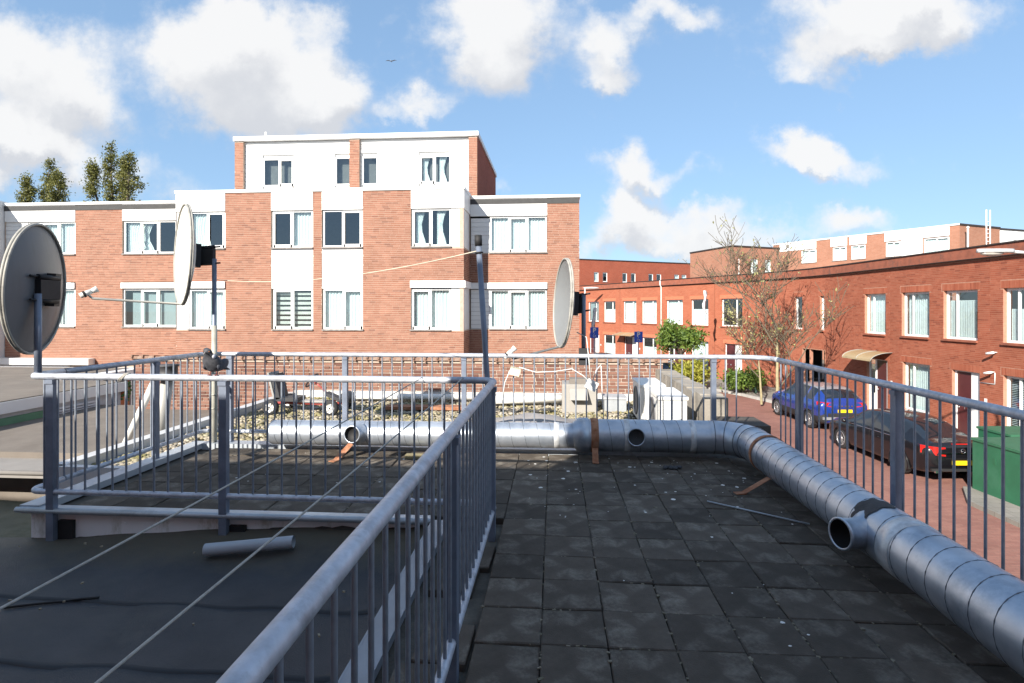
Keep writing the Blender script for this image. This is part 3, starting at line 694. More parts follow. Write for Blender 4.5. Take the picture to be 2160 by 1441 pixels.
def brick_stuff(items, name, m, parent):
    """items: list of (centre, half-u vector, half-depth vector, half height) -> one joined mesh with a random per brick"""
    n = len(items)
    C = np.array([i[0] for i in items]); U = np.array([i[1] for i in items]); Dp = np.array([i[2] for i in items]); H = np.array([i[3] for i in items])
    sg = np.array([(a, b_, c) for a in (-1, 1) for b_ in (-1, 1) for c in (-1, 1)], float)
    V = C[:, None] + sg[None, :, 0:1] * U[:, None] + sg[None, :, 1:2] * Dp[:, None]
    V[..., 2] += sg[None, :, 2] * H[:, None]
    V = V.reshape(-1, 3) - np.array(wloc(parent))
    # faces: the outer (d=+1) face, both ends, top and bottom
    fc = np.array([(2, 3, 7, 6), (0, 1, 3, 2), (4, 6, 7, 5), (1, 5, 7, 3), (0, 2, 6, 4)])
    F = (fc[None] + 8 * np.arange(n)[:, None, None]).reshape(-1, 4)
    me = bpy.data.meshes.new(name); me.vertices.add(len(V)); me.vertices.foreach_set('co', V.ravel()); me.loops.add(F.size); me.loops.foreach_set('vertex_index', F.ravel())
    me.polygons.add(len(F)); me.polygons.foreach_set('loop_start', np.arange(0, F.size, 4)); me.update(calc_edges=True); me.polygons.foreach_set('use_smooth', np.zeros(len(F), bool))
    at = me.attributes.new('rnd', 'FLOAT', 'POINT'); at.data.foreach_set('value', np.repeat(rng.uniform(0, 1, n), 8)); me.validate()
    return place(name, me, m, parent, kind='stuff')
if rest: brick_stuff([((x, PWY + .05, z), (w / 2, 0, 0), (0, -.05, 0), .0258) for (x, z, w) in rest], 'brickwork', M_BR_PARS, pw)
# coping tiles
cm = MB(); cm.bb(-.106, .106, -.06, .27, 0, .055); cm.box((-.106, -.0, .05), (.03, .17, .045)); cm.box((-.112, -.05, .02), (.028, .04, .075))
cme = cm.mesh('coping_tile'); cme.materials.append(M_COPING)
for k in range(46):
    o = place('coping_tile', cme, None, pw, Vector((-7.97 + .2195 * k, PWY - .0, .545 + .006 * math.sin(k * 1.9))) - pw.location); o.rotation_euler = (R(-7), R(r_.uniform(-1.5, 1.5)), R(r_.uniform(-1.2, 1.2)))
b = MB(); b.bb(-8.08, 1.93, PWY - .02, PWY + .24, .503, .545); b.build('coping_bed', M_MORT, pw)
b = MB(); b.bb(-4.9, 1.75, PWY - .03, PWY + .01, PZ - .02, PZ + .13); b.build('white_upstand', mat('peeling_white_upstand', (.62, .61, .58), .8, 0, .15, 5., dirt=(.30, .28, .25), dscale=3.), pw)
# concrete side parapet to the street
sp = thing('side_parapet', (1.9, 8, -.9), 'weathered concrete parapet along the street side of the pebble roof', 'wall')
b = MB(); nn = 14
for k in range(nn):
    y0 = 6.9 + (10.18 - 6.9) * k / nn; y1 = 6.9 + (10.18 - 6.9) * (k + 1) / nn
    b.bb(1.80 + .008 * math.sin(k * 2.2), 2.08 + .01 * math.sin(k * 1.3), y0, y1 - .006, -3, .43 + .012 * math.sin(k * 1.7))
b.build('concrete_wall', M_CONC, sp)
b = MB(); b.bb(1.86, 2.36, 6.32, 6.86, -3, .22); tag(b.build('dark_pier', mat('dark_concrete', (.055, .048, .042), .95, 0, .35, 6., bump=.5, bscale=40.)), 'dark square pier at the end of the concrete parapet', 'pier')  # whole pier in one dark mottled colour

# ---------------------------------------------------------------- things lying on the pebble roof
def ac_unit(x, y, label):
    t = thing('air_conditioner', (x, y, PZ), label, 'air conditioner', 'air conditioner units on the pebble roof')
    M_ = mat('ac_housing', (.70, .69, .66), .5, 0, .05, 3., dirt=(.45, .43, .40), dscale=2.5)
    b = MB(); b.bb(x - .16, x + .16, y - .41, y + .41, PZ + .06, PZ + .56); b.build('housing', M_, t)
    b = MB(); b.bb(x - .175, x + .175, y - .425, y + .425, PZ + .561, PZ + .60); b.build('top_cover', M_, t)
    b = MB(); Mx = Matrix.Translation((x - .161, y + .08, PZ + .31)) @ Matrix.Rotation(R(-90), 4, 'Y'); b.lathe([(.21, 0), (.21, .012), (.19, .014), (.185, .004), (.03, .004), (.001, .01)], Mx, 28); b.build('fan_grille', mat('fan_dark', (.10, .10, .11), .6), t)
    for dy in (-.3, .3):
        b = MB(); b.bb(x - .17, x + .17, y + dy - .03, y + dy + .03, PZ - .01, PZ + .06); b.build('foot', M_BLACK, t)
    b = MB(); b.tube([(x - .02, y - .43, PZ + .33), (x + .10, y - .43, PZ + .33)], .009, 6); b.bb(x - .06, x + .1, y - .422, y - .414, PZ + .1, PZ + .3); b.build('service_valve', M_PLASTIC, t)
ac_unit(1.42, 7.25, 'pale air conditioner unit nearest the terrace duct, valve side showing')
ac_unit(1.36, 8.30, 'pale air conditioner unit standing behind the other one')
t = thing('roof_vent', (.35, 9.2, PZ), 'grey box shaped roof vent with hood beside the brick parapet', 'vent')
M_VB = mat('vent_box_grey', (.31, .295, .27), .6, 0, .08, 4.)
b = MB(); b.bb(.12, .66, 9.0, 9.5, PZ - .02, PZ + .45); b.build('body', M_VB, t)
b = MB(); b.add([(.24, 8.99, PZ + .38), (.52, 8.99, PZ + .38), (.52, 8.84, PZ + .22), (.24, 8.84, PZ + .22), (.24, 8.99, PZ + .22), (.52, 8.99, PZ + .22)], [(0, 3, 2, 1), (0, 4, 3), (1, 2, 5), (3, 4, 5, 2)]); b.build('hood', M_VB, t)
b = MB(); b.bb(.24, .56, 9.05, 9.28, PZ + .452, PZ + .53); b.build('cap', mat('stone_cap', (.18, .16, .14), .9), t)
t = thing('storage_crate', (1.0, 9.3, PZ), 'small grey plastic crate on the pebbles near the parapet', 'crate')
b = MB(); b.bb(.80, 1.15, 9.1, 9.5, PZ, PZ + .20); b.build('tub', M_PLASTIC, t); b = MB(); b.bb(.785, 1.165, 9.085, 9.515, PZ + .201, PZ + .23); b.build('lid', mat('crate_lid', (.42, .43, .44), .5), t)
b = MB(); b.tube([(-3.7, 9.72, PZ + .10), (-1.0, 9.80, PZ + .10)], .055, 16); tag(b.build('pvc_pipe', M_WPVC), 'long white pipe lying along the foot of the parapet', 'pipe')
b = MB(); b.tube([(-1.35, 9.35, PZ + .11), (.28, 9.62, PZ + .13)], .075, 16); tag(b.build('gutter_pipe', M_WPVC), 'thick white gutter pipe lying before the roof vent', 'pipe')
b = MB(); b.box((-2.0, 9.0, PZ + .05), (1.5, .22, .05), Matrix.Rotation(R(2), 3, 'Z')); tag(b.build('rusty_plank', M_RUST), 'rust red board lying on the pebbles', 'board')
b = MB(); nx = 12; vs = []; fs = []
for j in range(8):
    for i in range(nx + 1):
        x = -.95 + 1.3 * i / nx; y = 7.4 + .9 * j / 7
        vs.append((x, y, PZ + .02 + .16 * math.sin(math.pi * i / nx) * math.sin(math.pi * (j + .3) / 8) + .01 * math.sin(i * 1.7 + j)))
for j in range(7):
    for i in range(nx): a = j * (nx + 1) + i; fs.append((a, a + 1, a + nx + 2, a + nx + 1))
b.add(vs, fs, True); tag(b.build('grey_tarp', mat('grey_tarp', (.27, .25, .24), .7, 0, .1, 4.)), 'humped grey tarpaulin lying on the pebbles', 'tarp')
b = MB(); rr = random.Random(4)
for k in range(10): b.box((-.9 + .09 * k + rr.uniform(-.05, .05), 8.9 + rr.uniform(-.1, .1), PZ + .05), (.16, .05, .02), Matrix.Rotation(rr.uniform(-.7, .7), 3, 'Z') @ Matrix.Rotation(rr.uniform(-.4, .4), 3, 'Y'))
tag(b.build('debris_pile', mat('dark_debris', (.06, .055, .05), .9)), 'pile of dark broken strips beside the rusty board', 'debris')

# pedal go-kart
def kart():
    x, y, z = -3.95, 8.70, PZ
    t = thing('pedal_kart', (x, y, z), 'black and red pedal go-kart parked on the pebbles by the parapet', 'go-kart')
    M_T = mat('kart_tyre', (.025, .025, .026), .8); M_RIM = mat('kart_rim', (.66, .65, .62), .4, .3); M_SEAT = mat('kart_seat', (.035, .036, .04), .55); M_RED = mat('kart_red', (.32, .06, .05), .5, 0, .2, 8.)
    def wheel(wx, wy, r=.125, w=.09):
        b = MB(); Mx = Matrix.Translation((wx, wy, z + r)) @ Matrix.Rotation(R(90), 4, 'X')
        b.lathe([(r * .58, -w / 2), (r * .85, -w / 2), (r * .98, -w * .32), (r, 0), (r * .98, w * .32), (r * .85, w / 2), (r * .58, w / 2)], Mx, 24); o = b.build('wheel', M_T, t)
        b = MB(); b.lathe([(.012, w * .40), (r * .28, w * .36), (r * .56, w * .30), (r * .6, w * .48), (r * .6, -w * .48), (.012, -w * .40)], Mx, 24)
        for k in range(5):
            a = 2 * math.pi * k / 5; b.box(Mx @ Vector((math.cos(a) * r * .34, math.sin(a) * r * .34, w * .42)), (.02, .012, .09), Matrix.Rotation(-a + math.pi / 2, 3, 'Y'))
        b.build('rim', M_RIM, o)
    for wx in (x - .46, x + .50):
        for wy in (y - .30, y + .30): wheel(wx, wy)
    b = MB(); b.tube([(x - .5, y, z + .14), (x - .2, y, z + .15), (x + .3, y, z + .13), (x + .62, y, z + .16)], .024, 10); b.tube([(x - .46, y - .28, z + .125), (x - .46, y + .28, z + .125)], .014, 8); b.tube([(x + .5, y - .28, z + .125), (x + .5, y + .28, z + .125)], .014, 8)
    b.build('frame', M_RED, t)
    b = MB(); b.box((x - .28, y, z + .22), (.36, .30, .06)); b.box((x - .47, y, z + .42), (.07, .30, .40), Matrix.Rotation(R(-14), 3, 'Y')); b.build('seat', M_SEAT, t)
    b = MB(); b.box((x - .53, y, z + .44), (.03, .33, .42), Matrix.Rotation(R(-14), 3, 'Y')); b.build('seat_back_shell', mat('seat_shell_grey', (.28, .28, .27), .5), t)
    b = MB(); b.tube([(x + .46, y, z + .18), (x + .20, y, z + .42), (x + .09, y, z + .50)], .016, 8); b.build('steering_column', M_RED, t)
    b = MB(); c = Vector((x + .07, y, z + .51)); A = Vector((0, 1, 0)); B = Vector((.62, 0, .78)).normalized()
    b.tube([c + (A * math.cos(a) + B * math.sin(a)) * .13 for a in rng_pts(0, 2 * math.pi, 20)], .013, 7, caps=False); b.tube([c - A * .13, c + A * .13], .009, 6); b.build('steering_wheel', M_SEAT, t)
    b = MB(); b.sphere((x + .66, y, z + .25), (.12, .17, .10), 14, 8); b.box((x + .45, y, z + .25), (.30, .16, .05), Matrix.Rotation(R(22), 3, 'Y')); b.build('front_fairing', M_SEAT, t)
    b = MB(); b.box((x + .06, y, z + .18), (.5, .12, .03)); b.build('pedal_guard', mat('guard_grey', (.33, .32, .31), .5), t)
kart()

# ---------------------------------------------------------------- satellite dishes
def dish(name_label, C, nrm, Rd, col, pole_xy, pole_z0, pole_z1, arm_len=.55, arm_droop=.10, m_pole=None, depth=.11, dirty=False, ell=1.08):
    C = Vector(C); n = Vector(nrm).normalized()
    px_, py_ = pole_xy
    t = thing('satellite_dish', (px_, py_, pole_z0), name_label, 'satellite dish')
    Q = n.to_track_quat('Z', 'Y').to_matrix()
    side = Vector((0, 0, 1)).cross(n).normalized(); upv = n.cross(side).normalized()
    def P(r, a, h): return C + (side * math.cos(a) * r + upv * math.sin(a) * r * ell) + n * h
    seg = 48; rings = 9; vs = []; fs = []
    for i in range(rings + 1):
        r = Rd * i / rings; h = -depth * (1 - (i / rings) ** 2)
        for k in range(seg): vs.append(P(r, 2 * math.pi * k / seg, h))
    for i in range(rings):
        for k in range(seg): fs.append((i * seg + k, (i + 1) * seg + k, (i + 1) * seg + (k + 1) % seg, i * seg + (k + 1) % seg))
    b = MB(); b.add(vs, fs, True)
    v2 = [p - n * .006 for p in vs]; b.add(v2, [f[::-1] for f in fs], True)
    M_D = mat('dish_' + name_label[:12], col, .5, 0, .06, 3., dirt=((.10, .10, .09) if dirty else tuple(c * .8 for c in col)), dscale=(2.2 if dirty else 1.5), stretch=((3, 3, .5) if dirty else None))
    b.build('reflector', M_D, t)
    b = MB(); b.tube([P(Rd, a, .0) for a in rng_pts(0, 2 * math.pi, 56)], .011, 7, caps=False)
    rim = [P(Rd + .002, a, -.02) for a in rng_pts(0, 2 * math.pi, 56)]
    b.tube(rim, .010, 6, caps=False); b.build('rim', mat('dish_rim_grey', (.33, .32, .29), .6, 0, .2, 9., dirt=(.12, .12, .11), dscale=8.), t)
    M_BK = mat('dish_bracket', (.018, .017, .019), .6, .2, .3, 9.)
    back = C - n * (depth + .006); pole_c = Vector((px_, py_, C.z))
    b = MB(); S = side
    b.add([back + S * a * .045 + upv * c * .13 - n * d for a in (-1, 1) for c in (-1, 1) for d in (0, .06)], [(0, 1, 3, 2), (4, 6, 7, 5), (0, 4, 5, 1), (2, 3, 7, 6), (0, 2, 6, 4), (1, 5, 7, 3)])
    mid = back - n * .06
    for dz in (-.09, .09):
        b.tube([mid + upv * dz, pole_c + Vector((0, 0, dz))], .022, 6)
        b.tube([pole_c + Vector((0, 0, dz)) - (mid - pole_c).normalized() * .0, pole_c + Vector((0, 0, dz)) - (mid - pole_c).normalized() * .075], .010, 6)
    dv = (pole_c - mid); dv.z = 0
    if dv.length > .02:
        T = dv.normalized(); S2 = Vector((-T.y, T.x, 0)); b.obox(mid, T, S2, 0, dv.length, -.022, .022, -.075, .075)
    b.build('bracket', M_BK, t)
    b = MB(); b.tube([(px_, py_, pole_z0), (px_, py_, pole_z1)], .0245, 14); b.build('pole', m_pole or M_POST, t)
    if arm_len:
        bot = P(Rd * .99, -math.pi / 2, -.01); end = bot + n * arm_len + Vector((0, 0, arm_droop)); e2 = end + n * .05 + Vector((0, 0, .05))
        b = MB(); b.tube([bot - n * .03, bot, end, e2], .0125, 8); b.build('feed_arm', mat('feed_arm_' + name_label[:5], tuple(c * .75 for c in col), .5, .2), t)
        b = MB(); ax = (C - e2).normalized(); b.tube([e2 - ax * .06, e2 + ax * .045], .026, 12); b.tube([e2 + ax * .045, e2 + ax * .10], .030, 12, rs=[.022, .033]); b.build('receiver_head', mat('lnb_white', (.66, .66, .62), .5), t)
        b = MB(); b.tube([e2 - ax * .01, e2 - ax * .03], .034, 10); b.build('receiver_clamp', M_BLACK, t)
    return t
dish('big weathered grey satellite dish seen from its back, on the railing corner post', (-4.10, 4.12, 1.66), (-.93, -.37, .05), .47, (.12, .125, .135), (-3.93, 3.98), .97, 1.62, 0, dirty=True, depth=.09)
dish('cream satellite dish with long feed arm, on the pole at the railing corner', (-4.07, 5.84, 2.10), (-.73, -.68, .03), .55, (.66, .65, .60), (-3.76, 5.93), .0, 2.06, .78, .03, ell=1.0)
dish('light grey satellite dish clamped to the railing before the parapet', (.08, 6.13, 1.57), (-.975, -.20, .06), .43, (.19, .20, .205), (.315, 6.14), .93, 1.66, .52, -.16, ell=1.12)
# clamp block of that dish on the railing
b = MB(); b.bb(.26, .37, 6.03, 6.10, .90, 1.08); tag(b.build('pole_clamp', mat('clamp_black', (.02, .02, .022), .6)), 'black clamp block holding the dish pole to the railing', 'clamp')
# lower sleeve of the corner pole
b = MB(); b.tube([(-3.76, 5.93, .02), (-3.76, 5.93, 1.32)], .029, 14); b.tube([(-3.76, 5.93, .55), (-3.76, 5.93, .56)], .036, 12); b.tube([(-3.76, 5.93, .40), (-3.76, 5.93, .41)], .036, 12)
tag(b.build('pole_sleeve', mat('pale_pole', (.38, .37, .32), .6, .1, .2, 8.)), 'pale pole sleeve standing inside the far railing corner', 'pole')
# white junction box and cables on the railing
b = MB(); b.box((.39, 5.95, .70), (.12, .03, .10), Matrix.Rotation(R(28), 3, 'Y')); tag(b.build('junction_box', M_WHITE), 'small white cable junction box hanging from the railing', 'junction box')
b = MB(); b.box((-.42, 5.93, .84), (.11, .02, .09), Matrix.Rotation(R(14), 3, 'Y')); tag(b.build('junction_box', mat('yellowed_plastic', (.62, .58, .44), .5)), 'yellowed junction box under the dish feed head', 'junction box')
b = MB()
b.tube([(-.38, 5.98, .88), (-.2, 5.95, .83), (.0, 5.95, .84), (.18, 5.95, .87), (.30, 5.95, .80), (.36, 5.95, .74)], .0055, 6); b.tube([(.40, 5.95, .74), (.44, 5.96, .86), (.5, 6.0, .92)], .0055, 6); b.tube([(-.46, 5.94, .88), (-.53, 5.94, .72), (-.56, 5.96, .5)], .0055, 6); b.tube([(.38, 5.95, .75), (.36, 5.97, .98), (.34, 6.03, 1.2), (.24, 6.1, 1.25)], .0055, 6)
b.tube([(.49, 5.97, .9), (.50, 5.95, .6), (.52, 5.97, .3)], .0055, 6)
tag(b.build('dish_cable', mat('white_cable', (.62, .62, .60), .5)), 'loose white aerial cables looped along the far railing', 'cable')
# leaning clothes pole with its lines
b = MB(); b.tube([(XB - .03, YA + .07, .02), (XB - .06, YA + .07, 1.0), (XB - .125, YA + .08, 1.98)], .020, 14); o = b.build('clothes_pole', M_POST); tag(o, 'tall leaning dark steel pole at the inner railing corner', 'pole')
b = MB(); b.tube([(XB - .124, YA + .08, 1.955), (XB - .127, YA + .08, 2.03)], .027, 12); b.build('pole_cap', M_BLACK, o)
b = MB(); b.tube([(XB - .12, YA + .08, 1.90), (XB - .121, YA + .08, 1.91)], .03, 12); b.build('pole_ring', M_BLACK, o)
M_ROPE = mat('rope', (.42, .40, .36), .9, 0, .2, 80.)
def rope(pts, r, label, sag=.0, m=M_ROPE):
    p0, p1 = Vector(pts[0]), Vector(pts[1]); n = 30
    q = [p0.lerp(p1, i / n) - Vector((0, 0, sag * 4 * (i / n) * (1 - i / n))) for i in range(n + 1)]
    b = MB(); b.tube(q, r, 6); return tag(b.build('clothes_line', m), label, 'clothes line')
rope([(-.93, YA, 1.02), (-1.36, -.70, .78)], .0033, 'twisted clothes line tied further along the near railing', .02)
rope([(-.64, YA, 1.02), (-.86, -.70, .80)], .0033, 'twisted clothes line tied nearer the leaning pole', .02)
rope([(XB - .125, YA + .08, 1.92), (-3.76, 5.93, 1.83)], .0038, 'sagging line strung from the leaning pole to the dish pole', .10, mat('pale_line', (.55, .50, .40), .9))
b = MB(); 
for k in range(3): b.tube([(-3.18 + .012 * k + .03 * math.cos(a), YA + .03 * math.sin(a) * .9, RT + .03 * math.sin(a + 1.57)) for a in rng_pts(0, 6.28, 10)], .004, 5)
tag(b.build('rope_knot', M_ROPE), 'rope wound round the near railing left of the pigeon', 'rope')

# pigeon on the railing
def pigeon():
    x, y, z = 0, 0, 0
    t = thing('pigeon', (0, 0, 0), 'dark grey pigeon perched on the near railing facing the terrace', 'pigeon')
    M_P = mat('pigeon_plumage', (.030, .032, .040), .7, 0, .4, 30., col2=(.075, .078, .09))
    rings = [(.10, .07, .012), (.075, .085, .034), (.03, .085, .068), (-.02, .10, .082), (-.062, .128, .074), (-.085, .160, .050), (-.094, .184, .043), (-.103, .206, .040), (-.120, .222, .031), (-.136, .216, .012)]
    vs = []; fs = []; seg = 16
    for (yy, zz, r) in rings:
        for k in range(seg):
            a = 2 * math.pi * k / seg; vs.append((x + r * 1.05 * math.cos(a), y + yy, z + zz + r * .95 * math.sin(a)))
    for i in range(len(rings) - 1):
        for k in range(seg): fs.append((i * seg + k, i * seg + (k + 1) % seg, (i + 1) * seg + (k + 1) % seg, (i + 1) * seg + k))
    fs.append(tuple(range(seg))[::-1]); fs.append(tuple((len(rings) - 1) * seg + k for k in range(seg)))
    b = MB(); b.add(vs, fs, True); b.build('body', M_P, t)
    for s in (-1, 1):
        b = MB(); b.sphere((x + s * .066, y + .02, z + .090), (.020, .09, .050), 10, 8, Matrix.Rotation(R(14), 3, 'X')); b.build('wing', mat('pigeon_wing', (.045, .05, .065), .7, 0, .4, 40.), t)
        b = MB(); b.tube([(x + s * .028, y - .02, z + .03), (x + s * .030, y - .012, z + .002)], .005, 6)
        for q in (-.018, 0, .018): b.tube([(x + s * .030, y - .012, z + .002), (x + s * .030 + q, y - .040, z - .006)], .0035, 5)
        b.build('leg', mat('pigeon_leg', (.22, .07, .06), .6), t)
        b = MB(); b.sphere((x + s * .0285, y - .126, z + .216), .0055, 6, 5); b.build('eye', mat('pigeon_eye', (.35, .10, .02), .3), t)
    b = MB(); b.sphere((x + .045, y - .082, z + .170), (.016, .020, .022), 8, 6); b.build('neck_patch', mat('pigeon_patch', (.42, .44, .50), .6), t)
    b = MB(); b.tube([(x, y - .136, z + .212), (x, y - .165, z + .196)], .006, 6, rs=[.006, .0015]); b.build('beak', mat('pigeon_beak', (.30, .27, .26), .5), t)
    b = MB(); b.add([(x - .03, y + .09, z + .075), (x + .03, y + .09, z + .075), (x + .035, y + .18, z + .03), (x - .035, y + .18, z + .03), (x - .03, y + .09, z + .06), (x + .03, y + .09, z + .06), (x + .035, y + .18, z + .022), (x - .035, y + .18, z + .022)], [(0, 1, 2, 3), (7, 6, 5, 4), (0, 4, 5, 1), (1, 5, 6, 2), (2, 6, 7, 3), (3, 7, 4, 0)]); b.build('tail', M_P, t)
pg_ = None
def _pg():
    pigeon(); o = [q for q in COL.objects if q.name.startswith('pigeon')][0]; o.location = (-2.47, YA, RT + .026); o.scale = (.80, .80, .80)
_pg()

# ---------------------------------------------------------------- low roofs and yards on the left
t = thing('yard_roof', (-7, 8.5, -.4), 'low brown felt roof left of the pebble roof edge', 'roof')
b = MB(); b.bb(-9.6, -5.05, 7.0, 10.6, GZ, -.42); b.build('felt', M_BITU_B, t)
b = MB(); b.bb(-9.6, -5.6, 6.35, 7.05, -.56, -.50); b.tube([(-9.6, 6.36, -.50), (-5.6, 6.36, -.50)], .03, 8); b.build('pale_edge', mat('pale_felt', (.23, .215, .20), .85, 0, .1, 3.), t)
t = thing('mossy_roof', (-6, 5, -1.0), 'mossy olive felt roof below the white fascia corner', 'roof')
b = MB(); nx, ny = 30, 22; vs = []; fs = []
for j in range(ny + 1):
    for i in range(nx + 1):
        x = -10.5 + 6.5 * i / nx; y = 3.0 + 3.4 * j / ny; vs.append((x, y, -.92 + .05 * math.sin(x * 1.3 + y) + .10 * (y - 3) / 3.4))
for j in range(ny):
    for i in range(nx): a = j * (nx + 1) + i; fs.append((a, a + 1, a + nx + 2, a + nx + 1))
b.add(vs, fs, True); b.build('felt', M_MOSS, t)
b = MB(); b.bb(-10.5, -4.0, 3.0, 6.34, GZ, -1.05); b.build('wall', M_OWN, t)
t = thing('garden_shed', (-10.5, 10, GZ), 'white edged shed with green board and louvres in the yard', 'shed')
b = MB(); b.bb(-13, -9.02, 7.2, 11.2, -.22, -.03); b.build('roof_edge', M_WHITE, t)
b = MB(); b.bb(-12.9, -9.10, 7.3, 11.1, GZ, -.222); b.build('wall', mat('shed_grey_wall', (.45, .45, .46), .8), t)
b = MB(); b.bb(-9.095, -9.06, 8.35, 9.3, -.66, -.30); b.build('green_board', mat('green_board', (.10, .22, .13), .7, 0, .15, 4.), t)
for k in range(9):
    b = MB(); b.bb(-9.095, -9.05, 9.45, 10.4, -.75 + .052 * k, -.72 + .052 * k); b.build('louvre', mat('louvre_white', (.62, .62, .64), .6), t)
b = MB(); b.bb(-12.9, -9.05, 7.25, 11.15, -.028, -.012); b.build('roof_felt', M_BITU_B, t)
b = MB(); b.sphere((-9.9, 8.9, .02), (.12, .12, .07), 12, 6); tag(b.build('roof_dome', M_WPVC), 'small white dome vent on the shed roof', 'vent')
b = MB(); b.tube([(-10.3, 8.4, -.02), (-10.3, 8.4, .42)], .03, 8); tag(b.build('shed_post', M_WPVC), 'short pale post standing on the shed roof', 'post')
t = thing('yard_annex', (-12.5, 13, GZ), 'annex with a slanting white roof edge and orange brick wall', 'annex')
b = MB(); b.bb(-18, -12.0, 11.3, 15.6, -.50, -.22); b.build('roof_edge', M_WHITE, t)
b = MB(); b.bb(-17.8, -12.35, 11.5, 15.4, -.23, -.208); b.build('roof_felt', M_BITU_B, t)
b = MB(); b.bb(-17.9, -12.06, 11.4, 15.5, GZ, -.502); b.build('brick_wall', mat('orange_annex_brick', (.46, .16, .075), .9, 0, .2, 9.), t)
b = MB(); b.bb(-12.058, -12.0, 12.9, 14.2, -1.4, -.4); b.build('dark_panel', mat('dark_panel', (.022, .022, .026), .6, 0, .2, 14.), t)
b = MB(); b.bb(-12.058, -12.02, 15.05, 15.45, -1.35, -.42); w_ = b.build('window', M_FRAME, t); b = MB(); b.bb(-12.019, -12.01, 15.1, 15.4, -1.25, -.48); b.build('pane', mat('dark_pane', (.04, .05, .055), .1), w_)
b = MB(); rr = random.Random(8)
for k in range(60): b.sphere((-12.0 + rr.uniform(0, .1), 14.75 + rr.gauss(0, .10), -.55 - abs(rr.gauss(0, .25))), (.03, .05, .04), 5, 4)
tag(b.build('hanging_plant', mat('ivy_green', (.06, .12, .03), .7, 0, .4, 12.)), 'small green plant hanging on the orange annex wall', 'plant')
t = thing('vent_flue', (-5.35, 7.4, -.42), 'grey flue pipe with a dark cowl beside the pebble roof', 'flue')
b = MB(); b.tube([(-5.42, 7.25, -.42), (-5.30, 7.30, .55)], .085, 18, rs=[.10, .075]); b.build('pipe', mat('flue_grey', (.40, .39, .36), .5, .1, .1, 4.), t)
b = MB(); Mx = Matrix.Translation((-5.295, 7.30, .55)); b.lathe([(.20, .0), (.21, .015), (.12, .04), (.12, .16), (.14, .17), (.14, .19), (.001, .20)], Mx, 20); b.lathe([(.20, 0), (.001, 0)], Mx, 20); b.build('cowl', mat('cowl_dark', (.05, .05, .055), .6), t)
b = MB(); b.tube([(-5.9, 7.25, -.40), (-5.48, 7.28, .50)], .045, 10); tag(b.build('flue_stay', M_WPVC), 'pale slanting pipe next to the dark cowl flue', 'pipe')
